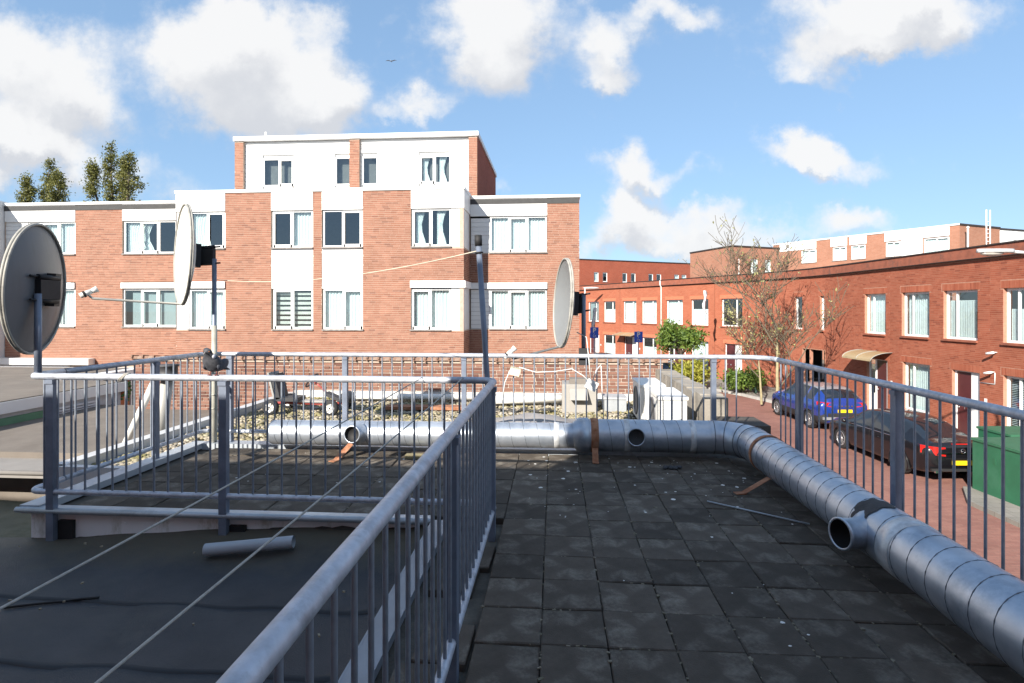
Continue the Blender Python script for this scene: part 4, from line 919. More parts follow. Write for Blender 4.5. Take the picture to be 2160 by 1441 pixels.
# ---------------------------------------------------------------- facades
rnd_off = random.Random(77)
class Facade:
    def __init__(s, root, O, u, n):
        s.root = root; s.O = Vector((O[0], O[1], 0)); s.u = Vector((u[0], u[1], 0)).normalized(); s.n = Vector((n[0], n[1], 0)).normalized(); s.items = []; s.cells = []
    def P(s, a, d, z): return s.O + s.u * a + s.n * d + Vector((0, 0, z))
    def box(s, b, u0, u1, d0, d1, z0, z1): b.obox(s.O, s.u, s.n, u0, u1, d0, d1, z0, z1); return b
    def wall(s, u0, u1, z0, z1, holes, mortar, bricks=None, name='wall', rev=.14, zb0=None, soldier=(), reveal_mat=None):
        holes = [(max(a, u0), min(b, u1), max(c, z0), min(d, z1)) for (a, b, c, d) in holes if b > u0 and a < u1 and d > z0 and c < z1]
        us = sorted(set([u0, u1] + [h[0] for h in holes] + [h[1] for h in holes])); zs = sorted(set([z0, z1] + [h[2] for h in holes] + [h[3] for h in holes]))
        vs = []; fs = []; uv = []
        flip = s.u.cross(s.n).z > 0
        def q(a, b, c, d, uvs):
            o = len(vs); vs.extend([a, b, c, d]); f = (o, o + 1, o + 2, o + 3); 
            if flip: f = f[::-1]; uvs = uvs[::-1]
            fs.append(f); uv.extend(uvs)
        dd = -.004 if bricks is not None else 0
        for i in range(len(us) - 1):
            for j in range(len(zs) - 1):
                cu, cz = (us[i] + us[i + 1]) / 2, (zs[j] + zs[j + 1]) / 2
                if any(h[0] < cu < h[1] and h[2] < cz < h[3] for h in holes): continue
                a, b_, c, d = us[i], us[i + 1], zs[j], zs[j + 1]
                q(s.P(a, dd, c), s.P(b_, dd, c), s.P(b_, dd, d), s.P(a, dd, d), [(a, c), (b_, c), (b_, d), (a, d)])
        for (a, b_, c, d) in holes:
            q(s.P(a, dd, c), s.P(a, dd, d), s.P(a, -rev, d), s.P(a, -rev, c), [(0, c), (0, d), (rev, d), (rev, c)])
            q(s.P(b_, dd, d), s.P(b_, dd, c), s.P(b_, -rev, c), s.P(b_, -rev, d), [(0, d), (0, c), (rev, c), (rev, d)])
            q(s.P(a, dd, d), s.P(b_, dd, d), s.P(b_, -rev, d), s.P(a, -rev, d), [(a, 0), (b_, 0), (b_, rev), (a, rev)])
            q(s.P(b_, dd, c), s.P(a, dd, c), s.P(a, -rev, c), s.P(b_, -rev, c), [(b_, 0), (a, 0), (a, rev), (b_, rev)])
        off = wloc(s.root); me = bpy.data.meshes.new(name); me.from_pydata([tuple(p - off) for p in vs], [], fs)
        ul = me.uv_layers.new(name='UVMap'); ul.data.foreach_set('uv', [x for p in uv for x in p])
        place(name, me, mortar, s.root)
        if bricks is not None:
            H = .0515; pz = .0625; zb = zb0 if zb0 is not None else z0
            n_c = int((z1 - zb) / pz)
            for c in range(n_c):
                z = zb + pz * c + H / 2
                x = u0 - rnd_off.uniform(0, .2)
                while x < u1:
                    L_ = .21
                    segs = [(max(x, u0), min(x + L_, u1))]
                    for (a, b_, c0, d0) in list(holes) + list(soldier):
                        if z + H / 2 > c0 + .004 and z - H / 2 < d0 - .004:
                            ns = []
                            for (p, q_) in segs:
                                if b_ <= p or a >= q_: ns.append((p, q_)); continue
                                if a > p: ns.append((p, a - .004))
                                if b_ < q_: ns.append((b_ + .004, q_))
                            segs = ns
                    for (p, q_) in segs:
                        if q_ - p > .02: s.items.append((s.P((p + q_) / 2, -.0045 + random.uniform(-.0006, .0008), z), s.u * (q_ - p) / 2, s.n * .0045, H / 2))
                    x += L_ + .006
            for (a, b_, c, d) in soldier:
                x = a
                while x + .05 <= b_ + .01:
                    s.items.append((s.P(x + .025, -.003, (c + d) / 2), s.u * .0235, s.n * .0045, (d - c) / 2 - .004)); x += .0585
            brick_stuff(s.items, 'brickwork', bricks, s.root); s.items = []
    def window(s, u0, u1, z0, z1, cols, curtain='sheer', sill=M_SILL, dep=.09, fr=.055, glass=None, vent=.22, mframe=None, parent=None, sill_out=.05, sill_h=.05, knobs=False):
        """cols: list of (relative width, has top vent)"""
        mframe = mframe or M_FRAME
        b = MB(); d0, d1 = -dep - .03, -dep + .03
        s.box(b, u0, u1, d0, d1, z0, z0 + fr); s.box(b, u0, u1, d0, d1, z1 - fr, z1); s.box(b, u0, u0 + fr, d0, d1, z0 + fr, z1 - fr); s.box(b, u1 - fr, u1, d0, d1, z0 + fr, z1 - fr)
        tot = sum(c[0] for c in cols); x = u0 + fr; W = u1 - u0 - 2 * fr; panes = []
        for i, (w, vt) in enumerate(cols):
            x1 = x + W * w / tot; xa = x + (.03 if i else 0); xb = x1 - (.03 if i < len(cols) - 1 else 0)
            if i: s.box(b, x - .03, x + .03, d0, d1 + .002, z0 + fr, z1 - fr)
            if vt:
                zt = z1 - fr - (z1 - z0) * vt; s.box(b, xa, xb, d0 + .004, d1 + .02, zt - .03, zt + .03)
                # opening sash standing proud
                for (a0, a1, c0, c1) in ((xa, xb, z0 + fr, zt - .03), (xa, xb, zt + .03, z1 - fr)):
                    e = .045
                    s.box(b, a0, a1, d1, d1 + .018, c0, c0 + e); s.box(b, a0, a1, d1, d1 + .018, c1 - e, c1); s.box(b, a0, a0 + e, d1, d1 + .018, c0 + e, c1 - e); s.box(b, a1 - e, a1, d1, d1 + .018, c0 + e, c1 - e)
                    panes.append((a0 + e, a1 - e, c0 + e, c1 - e))
            else: panes.append((xa, xb, z0 + fr, z1 - fr))
            x = x1
        w_ = b.build('window', mframe, parent or s.root)
        lvl = w_ if parent is None else parent
        for (a, b_, c, d) in panes:
            m = MB(); s.box(m, a, b_, -dep - .004, -dep + .004, c, d); m.build('pane', glass or M_GLASS, lvl)
        if sill is not None:
            m = MB(); s.box(m, u0 - .02, u1 + .02, -dep, sill_out, z0 - sill_h, z0 - .002); m.build('sill', sill, lvl)
        # curtains, real pleated cloth a hand's width behind the glass
        def cloth(a, b_, c, d, amp=.025, per=.11, taper=0., mt=M_CURT, off=.12):
            n = max(6, int((b_ - a) / per * 6)); m = MB(); vs = []; fs = []; rows = 5
            for j in range(rows + 1):
                zz = c + (d - c) * j / rows; k = 1 - taper * math.sin(math.pi * min(1, (1 - j / rows) * 1.1)) if taper else 1
                for i in range(n + 1):
                    vs.append(s.P(a + (b_ - a) * (i / n) * k, -dep - off + amp * math.sin(2 * math.pi * (b_ - a) * i / n / per + .6 * math.sin(i * .37)), zz))
            for j in range(rows):
                for i in range(n): o = j * (n + 1) + i; fs.append((o, o + 1, o + n + 2, o + n + 1))
            m.add(vs, fs, True); m.build('curtain', mt, lvl)
        if curtain == 'sheer': cloth(u0 + .02, u1 - .02, z0, z1)
        elif curtain == 'half': cloth(u0 + (u1 - u0) * .5, u1 - .02, z0, z1); 
        elif curtain == 'left': cloth(u0 + .05, u0 + (u1 - u0) * .55, z0, z1, taper=.25)
        elif curtain == 'tied': cloth(u0 + .1, u0 + (u1 - u0) * .35, z0, z1, .02, .06, .45); cloth(u0 + (u1 - u0) * .62, u0 + (u1 - u0) * .88, z0, z1, .02, .06, .45)
        elif curtain == 'grey': cloth(u0 + (u1 - u0) * .12, u1 - .02, z0 + .02, z1 - .12, .004, .5, mt=M_CURTG)
        elif curtain == 'zebra':
            k = 0; zz = z0
            while zz < z1 - .1:
                m = MB(); s.box(m, u0 + .04, u1 - .04, -dep - .11, -dep - .105, zz, zz + .10); m.build('blind_slat', mat('zebra_blind', (.62, .60, .54), .9), lvl); zz += .165
        elif curtain == 'vert':
            x = u0 + .35
            while x < u1 - .05:
                m = MB(); s.box(m, x, x + .025, -dep - .12, -dep - .06, z0 + .05, z1 - .35); m.build('blind_slat', M_CURT, lvl); x += .075
        elif curtain == 'venetian':
            zz = z0 + .08
            while zz < z1 - .08:
                m = MB(); s.box(m, u0 + .06, u1 - .06, -dep - .11, -dep - .06, zz, zz + .012); m.build('blind_slat', M_CURT, lvl); zz += .055
        elif curtain == 'net': cloth(u0 + .02, u1 - .02, z0, z0 + (z1 - z0) * .62, .012, .09)
        return w_

def pxY(px, py, Y):
    k = (px - 1080) / 1180; zc = Y / (k * SN + CS); return zc * (CS * k - SN), CAMZ - (py - 652) * zc / 1180
# ---- apartment block opposite (two brick wings, a projecting bay, a penthouse)
YB, YW = 18.35, 19.7
ab = thing('apartment_block', (-9, 21, GZ), 'orange brick apartment block with white panels and a white penthouse', 'apartment building')
FB = Facade(ab, (0, YB), (1, 0), (0, -1)); FW = Facade(ab, (0, YW), (1, 0), (0, -1))
def rx(F, x0, x1, y0, y1, Y):
    a, zt = pxY(x0, y0, Y); b_, zb = pxY(x1, y1, Y); _, zt2 = pxY((x0 + x1) / 2, y0, Y); _, zb2 = pxY((x0 + x1) / 2, y1, Y)
    return (a, b_, zb2, zt2)
XBL, XBR, XWL, XWR = -13.02, -3.0, -20.8, .86
ZU0, ZU1, ZL0, ZL1, ZBAND = 3.57, 4.85, .77, 2.17, 2.40
ZTOPB, ZTOPW = 5.58, 5.52
WU0, WU1, WL0, WL1 = 3.52, 4.86, .76, 2.18
def PX(px, Y): return pxY(px, 600, Y)[0]
# bay
bayw = [(398, 474, 'left'), (573, 659, 'half'), (680, 764, None), (868, 951, 'tied')]
bayl = [(398, 475, 'sheer'), (575, 659, 'zebra'), (681, 766, 'sheer'), (866, 950, 'sheer')]
holes = []; sold = []
for i, (a, c, cu) in enumerate(bayw):
    a_, c_ = PX(a, YB), PX(c, YB)
    ua = a_ - .02; uc = c_ + .02
    if i == 0: ua = XBL + .001
    if i == 3: uc = XBR - .001
    holes.append((ua, uc, 3.57, ZTOPB - .10))                      # window + parapet panel
    holes.append((ua, uc, .80, 2.45 if i in (0, 3) else 3.57))
FB.wall(XBL, XBR, -3, ZTOPB - .10, holes, M_MORT, M_BR_MAIN, zb0=-.6)
for i, (a, c, cu) in enumerate(bayw):
    a_, c_ = PX(a, YB), PX(c, YB); l_, r_x = a_ - .02, c_ + .02
    if i == 0: l_ = XBL
    if i == 3: r_x = XBR
    b = MB(); FB.box(b, l_ + .004, (l_ + r_x) / 2 - .004, -.10, .012, 4.86, ZTOPB - .10); b.build('parapet_panel', M_WHITE, ab)
    b = MB(); FB.box(b, (l_ + r_x) / 2 + .004, r_x - .004, -.10, .012, 4.86, ZTOPB - .10); b.build('parapet_panel', M_WHITE, ab)
    cols = [(1, False), (1, True)] if i in (0, 2) else [(1, True), (1, False)]
    FB.window(a_, c_, 3.60, 4.855, cols, cu)
    a2, c2, cu2 = bayl[i]; a2, c2 = PX(a2, YB), PX(c2, YB)
    FB.window(a2, c2, .83, 2.19, [(1, True), (1, False)] if i in (1, 3) else [(1, False), (1, True)], cu2, vent=.24)
    if i in (1, 2):
        b = MB(); FB.box(b, l_ + .004, r_x - .004, -.10, -.02, 2.20, 3.545); b.build('spandrel_panel', M_WHITE, ab)
    else:
        b = MB(); FB.box(b, l_ - (.02 if i else 0), r_x + (.06 if i == 3 else .0), -.05, .05, 2.22, 2.45); b.build('lintel_band', M_WHITE, ab)
    if i == 0:
        for z0_, z1_ in ((3.57, 4.86), (.80, 2.22)): b = MB(); FB.box(b, XBL, a_ - .002, -.12, -.03, z0_, z1_); b.build('corner_panel', M_WHITE, ab)
    if i == 3:
        for z0_, z1_ in ((3.57, 4.86), (.80, 2.22)): b = MB(); FB.box(b, c_ + .002, XBR, -.12, -.03, z0_, z1_); b.build('corner_panel', M_WHITE, ab)
b = MB(); FB.box(b, XBL - .03, XBR + .03, -1.45, .04, ZTOPB - .098, ZTOPB); b.build('coping', M_WHITE, ab)
# returns of the bay
FR_ = Facade(ab, (XBR, YB), (0, 1), (1, 0))
FR_.wall(0, YW - YB, -3, ZTOPB - .10, [(-.1, 9, 3.57, ZTOPB - .1), (-.1, 9, .80, 2.45)], M_MORT, M_BR_MAIN, name='return_wall', zb0=-.6)
b = MB(); FR_.box(b, .001, YW - YB, -.10, .012, 4.86, ZTOPB - .10); b.build('parapet_panel', M_WHITE, ab)
for z0_, z1_ in ((3.57, 4.86), (.80, 2.45)): b = MB(); FR_.box(b, .12, YW - YB, -.10, -.03, z0_, z1_); b.build('side_panel', M_WHITE, ab)
b = MB(); FR_.box(b, .0, YW - YB, -.03, .05, 2.22, 2.45); b.build('lintel_band', M_WHITE, ab)
FL_ = Facade(ab, (XBL, YB), (0, 1), (-1, 0)); FL_.wall(0, YW - YB, -3, ZTOPB - .1, [], M_MORT, None, name='return_wall')
# wings
wl = [(58, 158, [(.9, False), (1.1, True), (1, False)], 'sheer'), (259, 371, [(1, False), (1.1, True), (1, False)], 'left')]
wl2 = [(58, 157, [(1, False), (1, True), (1, False)], 'sheer'), (258, 372, [(1, False), (1, True), (1, False)], 'grey')]
holes = []
for i in range(2):
    a, c = PX(wl[i][0], YW), PX(wl[i][1], YW)
    lo = XWL if i == 0 else a - .02; hi = c + .02 if i == 0 else XBL
    holes += [(lo, hi, 3.55, ZTOPW - .1), (lo if i else a - .02, hi, .83, 2.52)]
FW.wall(XWL, XBL, -3, ZTOPW - .1, holes, M_MORT, M_BR_MAIN, zb0=-.6)
for i in range(2):
    a, c = PX(wl[i][0], YW), PX(wl[i][1], YW); lo = XWL if i == 0 else a - .02; hi = c + .02 if i == 0 else XBL
    b = MB(); FW.box(b, lo + .004, hi - .004, -.10, .012, 4.80, ZTOPW - .10); b.build('parapet_panel', M_WHITE, ab)
    FW.window(a, c, 3.58, 4.795, wl[i][2], wl[i][3]); a2, c2 = PX(wl2[i][0], YW), PX(wl2[i][1], YW); FW.window(a2, c2, .86, 2.26, wl2[i][2], wl2[i][3], vent=.24)
    b = MB(); FW.box(b, a2 - .03, hi - .004, -.05, .05, 2.28, 2.49); b.build('lintel_band', M_WHITE, ab)
a0 = PX(58, YW)
for k in range(8): b = MB(); FW.box(b, XWL, a0 - .02, -.10, -.04 - .006 * (k % 2), 3.56 + .155 * k, 3.56 + .155 * (k + 1) - .008); b.build('siding_board', M_SIDE, ab)
b = MB(); FW.box(b, XWL - 2, PX(200, YW), -.03, .3, -.56, -.33); b.build('canopy_band', M_WHITE, ab)
b = MB(); FW.box(b, XWL - 2, PX(150, YW), .02, .12, -2.0, -.57); b.build('ground_floor_siding', mat('pale_grey_siding', (.55, .56, .58), .6, 0, .05, 2.), ab)
b = MB(); FW.box(b, PX(70, YW), PX(98, YW), .121, .14, -1.6, -.7); gw = b.build('ground_floor_window', M_FRAME, ab); b = MB(); FW.box(b, PX(73, YW), PX(95, YW), .141, .15, -1.5, -.78); b.build('pane', mat('dark_pane', (.04, .05, .055), .1), gw)
b = MB(); FW.box(b, XWL - 1.5, XBL + .02, -1.45, .04, ZTOPW - .098, ZTOPW); b.build('coping', M_WHITE, ab)
# right wing
a1, c1 = PX(1033, YW), PX(1153, YW)
FW2 = Facade(ab, (0, YW), (1, 0), (0, -1))
FW2.wall(XBR, XWR, -3, ZTOPW - .1, [(XBR, c1 + .02, 3.50, ZTOPW - .1), (XBR, c1 + .02, .80, 2.43)], M_MORT, M_BR_MAIN, zb0=-.6)
b = MB(); FW2.box(b, XBR + .014, c1 + .016, -.10, .012, 4.80, ZTOPW - .10); b.build('parapet_panel', M_WHITE, ab)
FW2.window(a1, c1, 3.52, 4.795, [(1, False), (1.05, True), (1, False)], 'sheer'); FW2.window(a1, c1, .82, 2.20, [(1, False), (1.05, True), (1, False)], 'sheer', vent=.24)
b = MB(); FW2.box(b, XBR + .05, c1 + .02, -.05, .05, 2.22, 2.43); b.build('lintel_band', M_WHITE, ab)
for zz in (3.50, .81):
    for k in range(8 if zz > 1 else 9): b = MB(); FW2.box(b, XBR + .03, a1 - .01, -.10, -.04 - .008 * (k % 2), zz + .155 * k, zz + .155 * (k + 1) - .008); b.build('siding_board', M_SIDE, ab)
b = MB(); FW2.box(b, XBR + .04, XWR + .03, -.6, .04, ZTOPW - .098, ZTOPW); b.build('coping', M_WHITE, ab)
# left bay further along
b = MB(); b.bb(XWL - 6, XWL - .02, YB, YW + 2, -3, ZTOPB); b.build('next_bay', M_WHITE, ab)
# body behind the facades: side, back, roof, floors
b = MB()
b.bb(XWR - .12, XWR - .01, YW + .02, 30, -3, ZTOPW - .1); b.bb(XWL - 6, XWR - .12, 29.9, 30, -3, ZTOPW - .1)
b.build('end_wall', M_BT_MAIN, ab)
b = MB(); b.bb(XWL - 6, XWR - .02, YW - .02, 30, ZTOPW - .3, ZTOPW - .12); b.bb(XBL + .02, XBR - .02, YB + .12, YW, ZTOPB - .35, ZTOPB - .2); b.build('roof', M_ROOFD, ab)
b = MB(); b.bb(XWL, XWR - .14, 22.6, 22.7, -3, ZTOPW - .3)
for zz in (2.72, .0):
    b.bb(XWL, XWR - .14, YW + .15, 22.6, zz, zz + .15); b.bb(XBL + .05, XBR - .05, YB + .15, YW + .15, zz, zz + .15)
b.build('inner_rooms', M_ROOM, ab)
# penthouse
YP = 20.4
xp0, xp1 = PX(497, YP), PX(1007, YP); _, ztp = pxY(750, 284, YP)
FP = Facade(ab, (0, YP), (1, 0), (0, -1)); q = lambda p: PX(p, YP)
zp0 = ZTOPW - .15; zph = ztp - .16
FP2 = Facade(ab, (xp1, YP), (0, 1), (1, 0))
phw = [(552, 619, [(1.1, False), (1, True)], None), (705, 738, [(1, False)], None), (762, 796, [(1, False)], None), (883, 950, [(1, True), (1, False)], 'tied')]
for (c0, c1_) in ((497, 515), (738, 759), (989, 1007)):
    Fq = Facade(ab, (0, YP - .06), (1, 0), (0, -1)); Fq.wall(q(c0), q(c1_), zp0, zph, [], M_MORT, M_BR_MAIN, name='brick_pier')
    b = MB(); FP.box(b, q(c0) + .005, q(c1_) - .005, -.2, .045, zp0, zph); b.build('pier_core', M_MORT, ab)
FP2.wall(0, 6.4, zp0, zph, [], M_BT_DARK, None, name='penthouse_side_shaded')  # side away from the sun: its shade is put into a darker brick colour
zw0 = pxY(700, 390, YP)[1]; zw1 = pxY(700, 330, YP)[1]
holes = [(q(a), q(c), zw0, zw1) for (a, c, _, _) in phw]
for (s0, s1) in ((515, 738), (759, 989)):
    k = 0; zz = zp0
    while zz < zph - .02:
        z2 = min(zz + .165, zph); segs = [(q(s0), q(s1))]
        for (a, c, z0_, z1_) in holes:
            if z2 > z0_ + .01 and zz < z1_ - .01:
                ns = []
                for (p, e) in segs:
                    if c <= p or a >= e: ns.append((p, e)); continue
                    if a > p + .02: ns.append((p, a))
                    if c < e - .02: ns.append((c, e))
                segs = ns
        for (p, e) in segs:
            b = MB(); FP.box(b, p, e, -.12, -.055 - .004 * (k % 2), zz, z2 - .012); b.build('siding_board', M_SIDE, ab)
        zz += .165; k += 1
    Facade(ab, (0, YP + .122), (1, 0), (0, -1)).wall(q(s0), q(s1), zp0, zph, holes, M_SIDE, None, name='siding_backing', rev=.02)
for (a, c, cols, cu) in phw: FP.window(q(a), q(c), zw0 + .004, zw1, cols, cu, sill=None, dep=.12)
b = MB(); b.bb(xp0 - .03, xp1 + .05, YP - .12, YP + 6.45, zph, ztp); b.build('penthouse_coping', M_WHITE, ab)
b = MB(); b.bb(xp0, xp1 - .05, YP + .35, YP + .4, zp0, zph); b.bb(xp0, xp1 - .02, YP + 2.5, YP + 2.6, zp0, zph); b.build('penthouse_inner_wall', M_ROOM, ab)
b = MB(); b.tube([(q(547), YP + .5, ztp), (q(547), YP + .5, ztp + .34)], .05, 10); b.tube([(q(563), YP + .6, ztp), (q(563), YP + .6, ztp + .12)], .05, 10); b.build('roof_vent_pipe', M_WPVC, ab)
b = MB(); b.sphere((PX(475, 20.0), 20.3, ZTOPB + .02), (.3, .15, .2), 14, 8); b.build('roof_dome', M_WPVC, ab)

# ---------------------------------------------------------------- red brick row across the street
def seg2(zc): return 29.55 - .47 * zc
def row_hit(px):
    k = (px - 1080) / 1180
    if k * 29.9 > 15.5 - .001 or 15.5 / k < 29.9: return (15.5, 15.5 / k)
    zc = 29.55 / (k + .47); return (k * zc, zc)
def bez(t):
    P0, P1, P2 = (15.5, 26.5), (15.5, 29.95), (seg2(33.4), 33.4)
    return ((1 - t) ** 2 * P0[0] + 2 * t * (1 - t) * P1[0] + t * t * P2[0], (1 - t) ** 2 * P0[1] + 2 * t * (1 - t) * P1[1] + t * t * P2[1])
RZT = 3.6
M_DOOR = mat('maroon_door', (.085, .022, .024), .35, 0, .1, 4., coat=.3)
M_COPR = mat('row_coping', (.26, .085, .05), .8, 0, .2, 4., dirt=(.10, .06, .05), dscale=3.)
M_DARK = mat('dark_gutter_and_shadow', (.03, .022, .02), .6)
row_mats = (M_MORTR, M_BR_ROW)
def house(a, c, label, ups, lows, doors, real=True, passage=None, pts=None, extra=None):
    """a, c: plan points (near, far) of the street face; openings given by photo-measured positions along it"""
    A = cw(*a); C_ = cw(*c); base = (A + C_) / 2 + Vector((0, 0, GZ))
    h = thing('row_house', base, label, 'house', 'red brick row houses along the street')
    pl = pts or [a, c]
    for i in range(len(pl) - 1):
        P0, P1 = cw(*pl[i]), cw(*pl[i + 1]); u = (P1 - P0); Ln = u.length; u.normalize(); n = Vector((-u.y, u.x, 0))
        F = Facade(h, P0, u, n)
        def pos(px):
            k = (px - 1080) / 1180; x0, z0 = pl[i]; x1, z1 = pl[i + 1]
            den = (x1 - x0) - k * (z1 - z0); t = (k * z0 - x0) / den; return t * Ln
        hs = []; sol = []; todo = []
        for (p0, p1, cols, cu) in ups:
            b0, b1 = sorted((pos(p0), pos(p1)))
            if pts and 0 < (b0 + b1) / 2 < Ln:
                w_ = min(b1 - b0, Ln - .08); m_ = min(max((b0 + b1) / 2, w_ / 2 + .04), Ln - w_ / 2 - .04); b0, b1 = m_ - w_ / 2, m_ + w_ / 2
            if b0 < 0 or b1 > Ln: continue
            hs.append((b0, b1, .45, 2.16)); sol.append((b0 - .1, b1 + .1, 2.16, 2.40)); todo.append(('w', b0, b1, .45, 2.16, cols, cu))
        for (p0, p1, cols, cu) in lows:
            b0, b1 = sorted((pos(p0), pos(p1)))
            if b0 < 0 or b1 > Ln: continue
            hs.append((b0, b1, -2.43, -.58)); sol.append((b0 - .1, b1 + .1, -.58, -.34)); todo.append(('w', b0, b1, -2.43, -.58, cols, cu))
        for (p0, p1, door_px, kind) in doors:
            b0, b1 = sorted((pos(p0), pos(p1)))
            if b0 < 0 or b1 > Ln: continue
            hs.append((b0, b1, GZ + .12, -.62)); sol.append((b0 - .1, b1 + .1, -.62, -.38)); todo.append(('d', b0, b1, door_px, kind))
        if passage:
            b0, b1 = sorted((pos(passage[0]), pos(passage[1])))
            b0 = max(b0, 0.0); b1 = min(b1, Ln)
            if b1 - b0 > .05: hs.append((b0, b1, GZ, -.55))
        F.wall(0, Ln, GZ, RZT - .42, hs, row_mats[0] if real else M_BT_ROW, row_mats[1] if real else None, soldier=sol if real else (), rev=.20)
        if not real and sol:
            for (s0, s1, z0_, z1_) in sol:
                b = MB(); F.box(b, s0, s1, -.01, .006, z0_, z1_); b.build('soldier_course', mat('far_soldier', (.48, .15, .08), .9, 0, .15, 14.), h)
        # overhanging parapet band
        b = MB(); F.box(b, -.0, Ln + .0, -.3, .10, RZT - .40, RZT - .045); b.build('parapet_band', M_COPR, h)
        b = MB(); F.box(b, 0, Ln, -.3, .135, RZT - .044, RZT); F.box(b, 0, Ln, .02, .125, RZT - .425, RZT - .402); b.build('gutter_edge_and_shadow', M_DARK, h)  # dark top edge; the lower strip is the band's shadow built as a bar
        for td in todo:
            if td[0] == 'w':
                _, b0, b1, z0_, z1_, cols, cu = td
                F.window(b0, b1, z0_, z1_, cols, cu, sill=M_COPR if real else M_COPR, dep=.15, fr=.075, sill_out=.07, sill_h=.075)
            else:
                _, b0, b1, dpx, kind = td; d0, d1 = (b0 + (b1 - b0) * dpx[0], b0 + (b1 - b0) * dpx[1])
                b = MB(); F.box(b, d0, d1, -.18, -.13, GZ + .14, -.66); do = b.build('door', M_DOOR, h)
                b = MB(); F.box(b, d0 + .3, d1 - .3, -.13, -.12, GZ + 1.05, GZ + 1.13); b.tube([F.P(d1 - .12, -.10, GZ + 1.1), F.P(d1 - .12, -.07, GZ + 1.1)], .03, 8); b.build('letter_slot', mat('bright_metal', (.5, .5, .5), .35, .8), do)
                b = MB(); F.box(b, b0, d0 - .001, -.18, -.11, GZ + .14, -.66) if d0 - b0 > .03 else None; F.box(b, d1 + .001, d1 + .10, -.18, -.11, GZ + .14, -.66); F.box(b, b0, b1, -.19, -.11, -.66, -.62)
                if b1 - d1 > .2:
                    F.box(b, b1 - .06, b1, -.18, -.11, GZ + .14, -.66); F.box(b, d1 + .10, b1 - .06, -.18, -.11, GZ + .14, GZ + .9)
                b.build('door_frame', M_FRAME, h)
                if b1 - d1 > .2: b = MB(); F.box(b, d1 + .10, b1 - .06, -.15, -.14, GZ + .9, -.66); b.build('side_light', M_GLASS, h)
                b = MB(); F.box(b, b0 - .3, b0 - .2, .0, .012, GZ + 1.45, GZ + 1.58); b.build('house_number_plate', M_WHITE, h)
                if kind:
                    cv = MB(); n_ = 8; hw = (b1 - b0) / 2 + .3; um = (b0 + b1) / 2; rows_ = []
                    for k in range(n_ + 1):
                        t_ = k / n_
                        if kind == 'curved': d_, z_ = .9 * math.sin(t_ * math.pi / 2), -.28 - .34 * (1 - math.cos(t_ * math.pi / 2))
                        else: d_, z_ = .9 * t_, -.30 - .22 * t_
                        rows_.append((F.P(um - hw, d_, z_), F.P(um + hw, d_, z_)))
                    for k in range(n_): cv.quad(rows_[k][0], rows_[k][1], rows_[k + 1][1], rows_[k + 1][0], True); cv.quad(rows_[k + 1][0] - Vector((0, 0, .012)), rows_[k + 1][1] - Vector((0, 0, .012)), rows_[k][1] - Vector((0, 0, .012)), rows_[k][0] - Vector((0, 0, .012)), True)
                    co = cv.build('canopy', mat('smoked_canopy', (.34, .26, .15), .3, 0, .1, 3., spec=.5), h)
                    for uu in (um - hw, um, um + hw):
                      b = MB(); b.tube([(F.P(uu, .9 * math.sin(t_ * math.pi / 2), -.27 - .34 * (1 - math.cos(t_ * math.pi / 2))) if kind == 'curved' else F.P(uu, .9 * t_, -.29 - .22 * t_)) for t_ in rng_pts(0, 1, 6)], .014, 6)
                      b.build('canopy_rib', mat('canopy_rib', (.30, .30, .28), .5), co)
        # body
        b = MB(); F.box(b, 0, Ln, -7, -6.9, GZ, RZT - .2); F.box(b, 0, Ln, -6.9, -.3, RZT - .3, RZT - .2); F.box(b, 0, Ln, -6.9, -.25, -.25, -.1); b.build('rear_and_floors', M_ROOM, h)
        if passage and b1 - b0 > .05:
            pass
        if extra: extra(F, pos, h)
    return h
H_ = lambda px: row_hit(px)
two_r = [(.42, False), (1, False)]; two = [(1, False), (.42, False)]
def cams(F, pos, h):
    for (px_, zz) in ((2103, .12), (2098, -.52)):
        b = MB(); u_ = pos(px_)
        b.tube([F.P(u_, .0, zz), F.P(u_, .12, zz), F.P(u_ + .05, .16, zz - .02)], .02, 8); b.tube([F.P(u_ - .05, .14, zz), F.P(u_ + .13, .24, zz - .05)], .04, 10); b.build('security_camera', M_WHITE, h)
    b = MB(); b.tube([F.P(pos(2100), .02, -.54), F.P(pos(2100), .02, -.90), F.P(pos(2070), .02, -.92)], .014, 6); b.build('cable_conduit', M_WHITE, h)
house((15.5, 9.0), H_(2112 + 10), 'red brick row house beside the green cabinets, venetian blinds downstairs', [], [], [], extra=None) if False else None
house((15.5, 12.0), (15.5, 18.15), 'red brick row house with venetian blinds, behind the green cabinets', [(2116, 2200, two, 'net')], [(2116, 2210, two, 'venetian')], [])
house((15.5, 18.16), (15.5, 22.95), 'red brick row house with vertical blinds upstairs and a maroon door', [(1902, 1960, two, 'sheer'), (1990, 2062, two, 'vert')], [(1904, 1961, two, 'sheer')], [(2008, 2066, (.40, .93), None)][:1], extra=cams)
house((15.5, 22.96), (15.5, 26.48), 'red brick row house with a curved smoked canopy over its door', [(1767, 1804, two, 'net'), (1824, 1868, two, 'sheer')], [(1767, 1805, two, 'sheer')], [(1828, 1872, (.15, .62), 'curved')])
arcp = [bez(t) for t in rng_pts(0, 1, 6)]
house(arcp[0], arcp[-1], 'curved red brick row house with slit windows over a dark passage', [(1733, 1742, [(1, False)], None), (1676, 1692, [(1, False)], None)], [], [], pts=arcp, passage=(1692, 1741))
b_ = arcp[-1]
def hz(px): return row_hit(px)
def facing(px0, px1, *r, **k): return house(hz(px0), hz(px1), *r, **k)
house(b_, hz(1508), 'red brick row house with two dark reflecting windows behind the bare tree', [(1587, 1634, two_r, None), (1521, 1566, two_r, None)], [(1585, 1636, two_r, 'sheer')], [(1528, 1565, (.45, .95), None)], real=False)
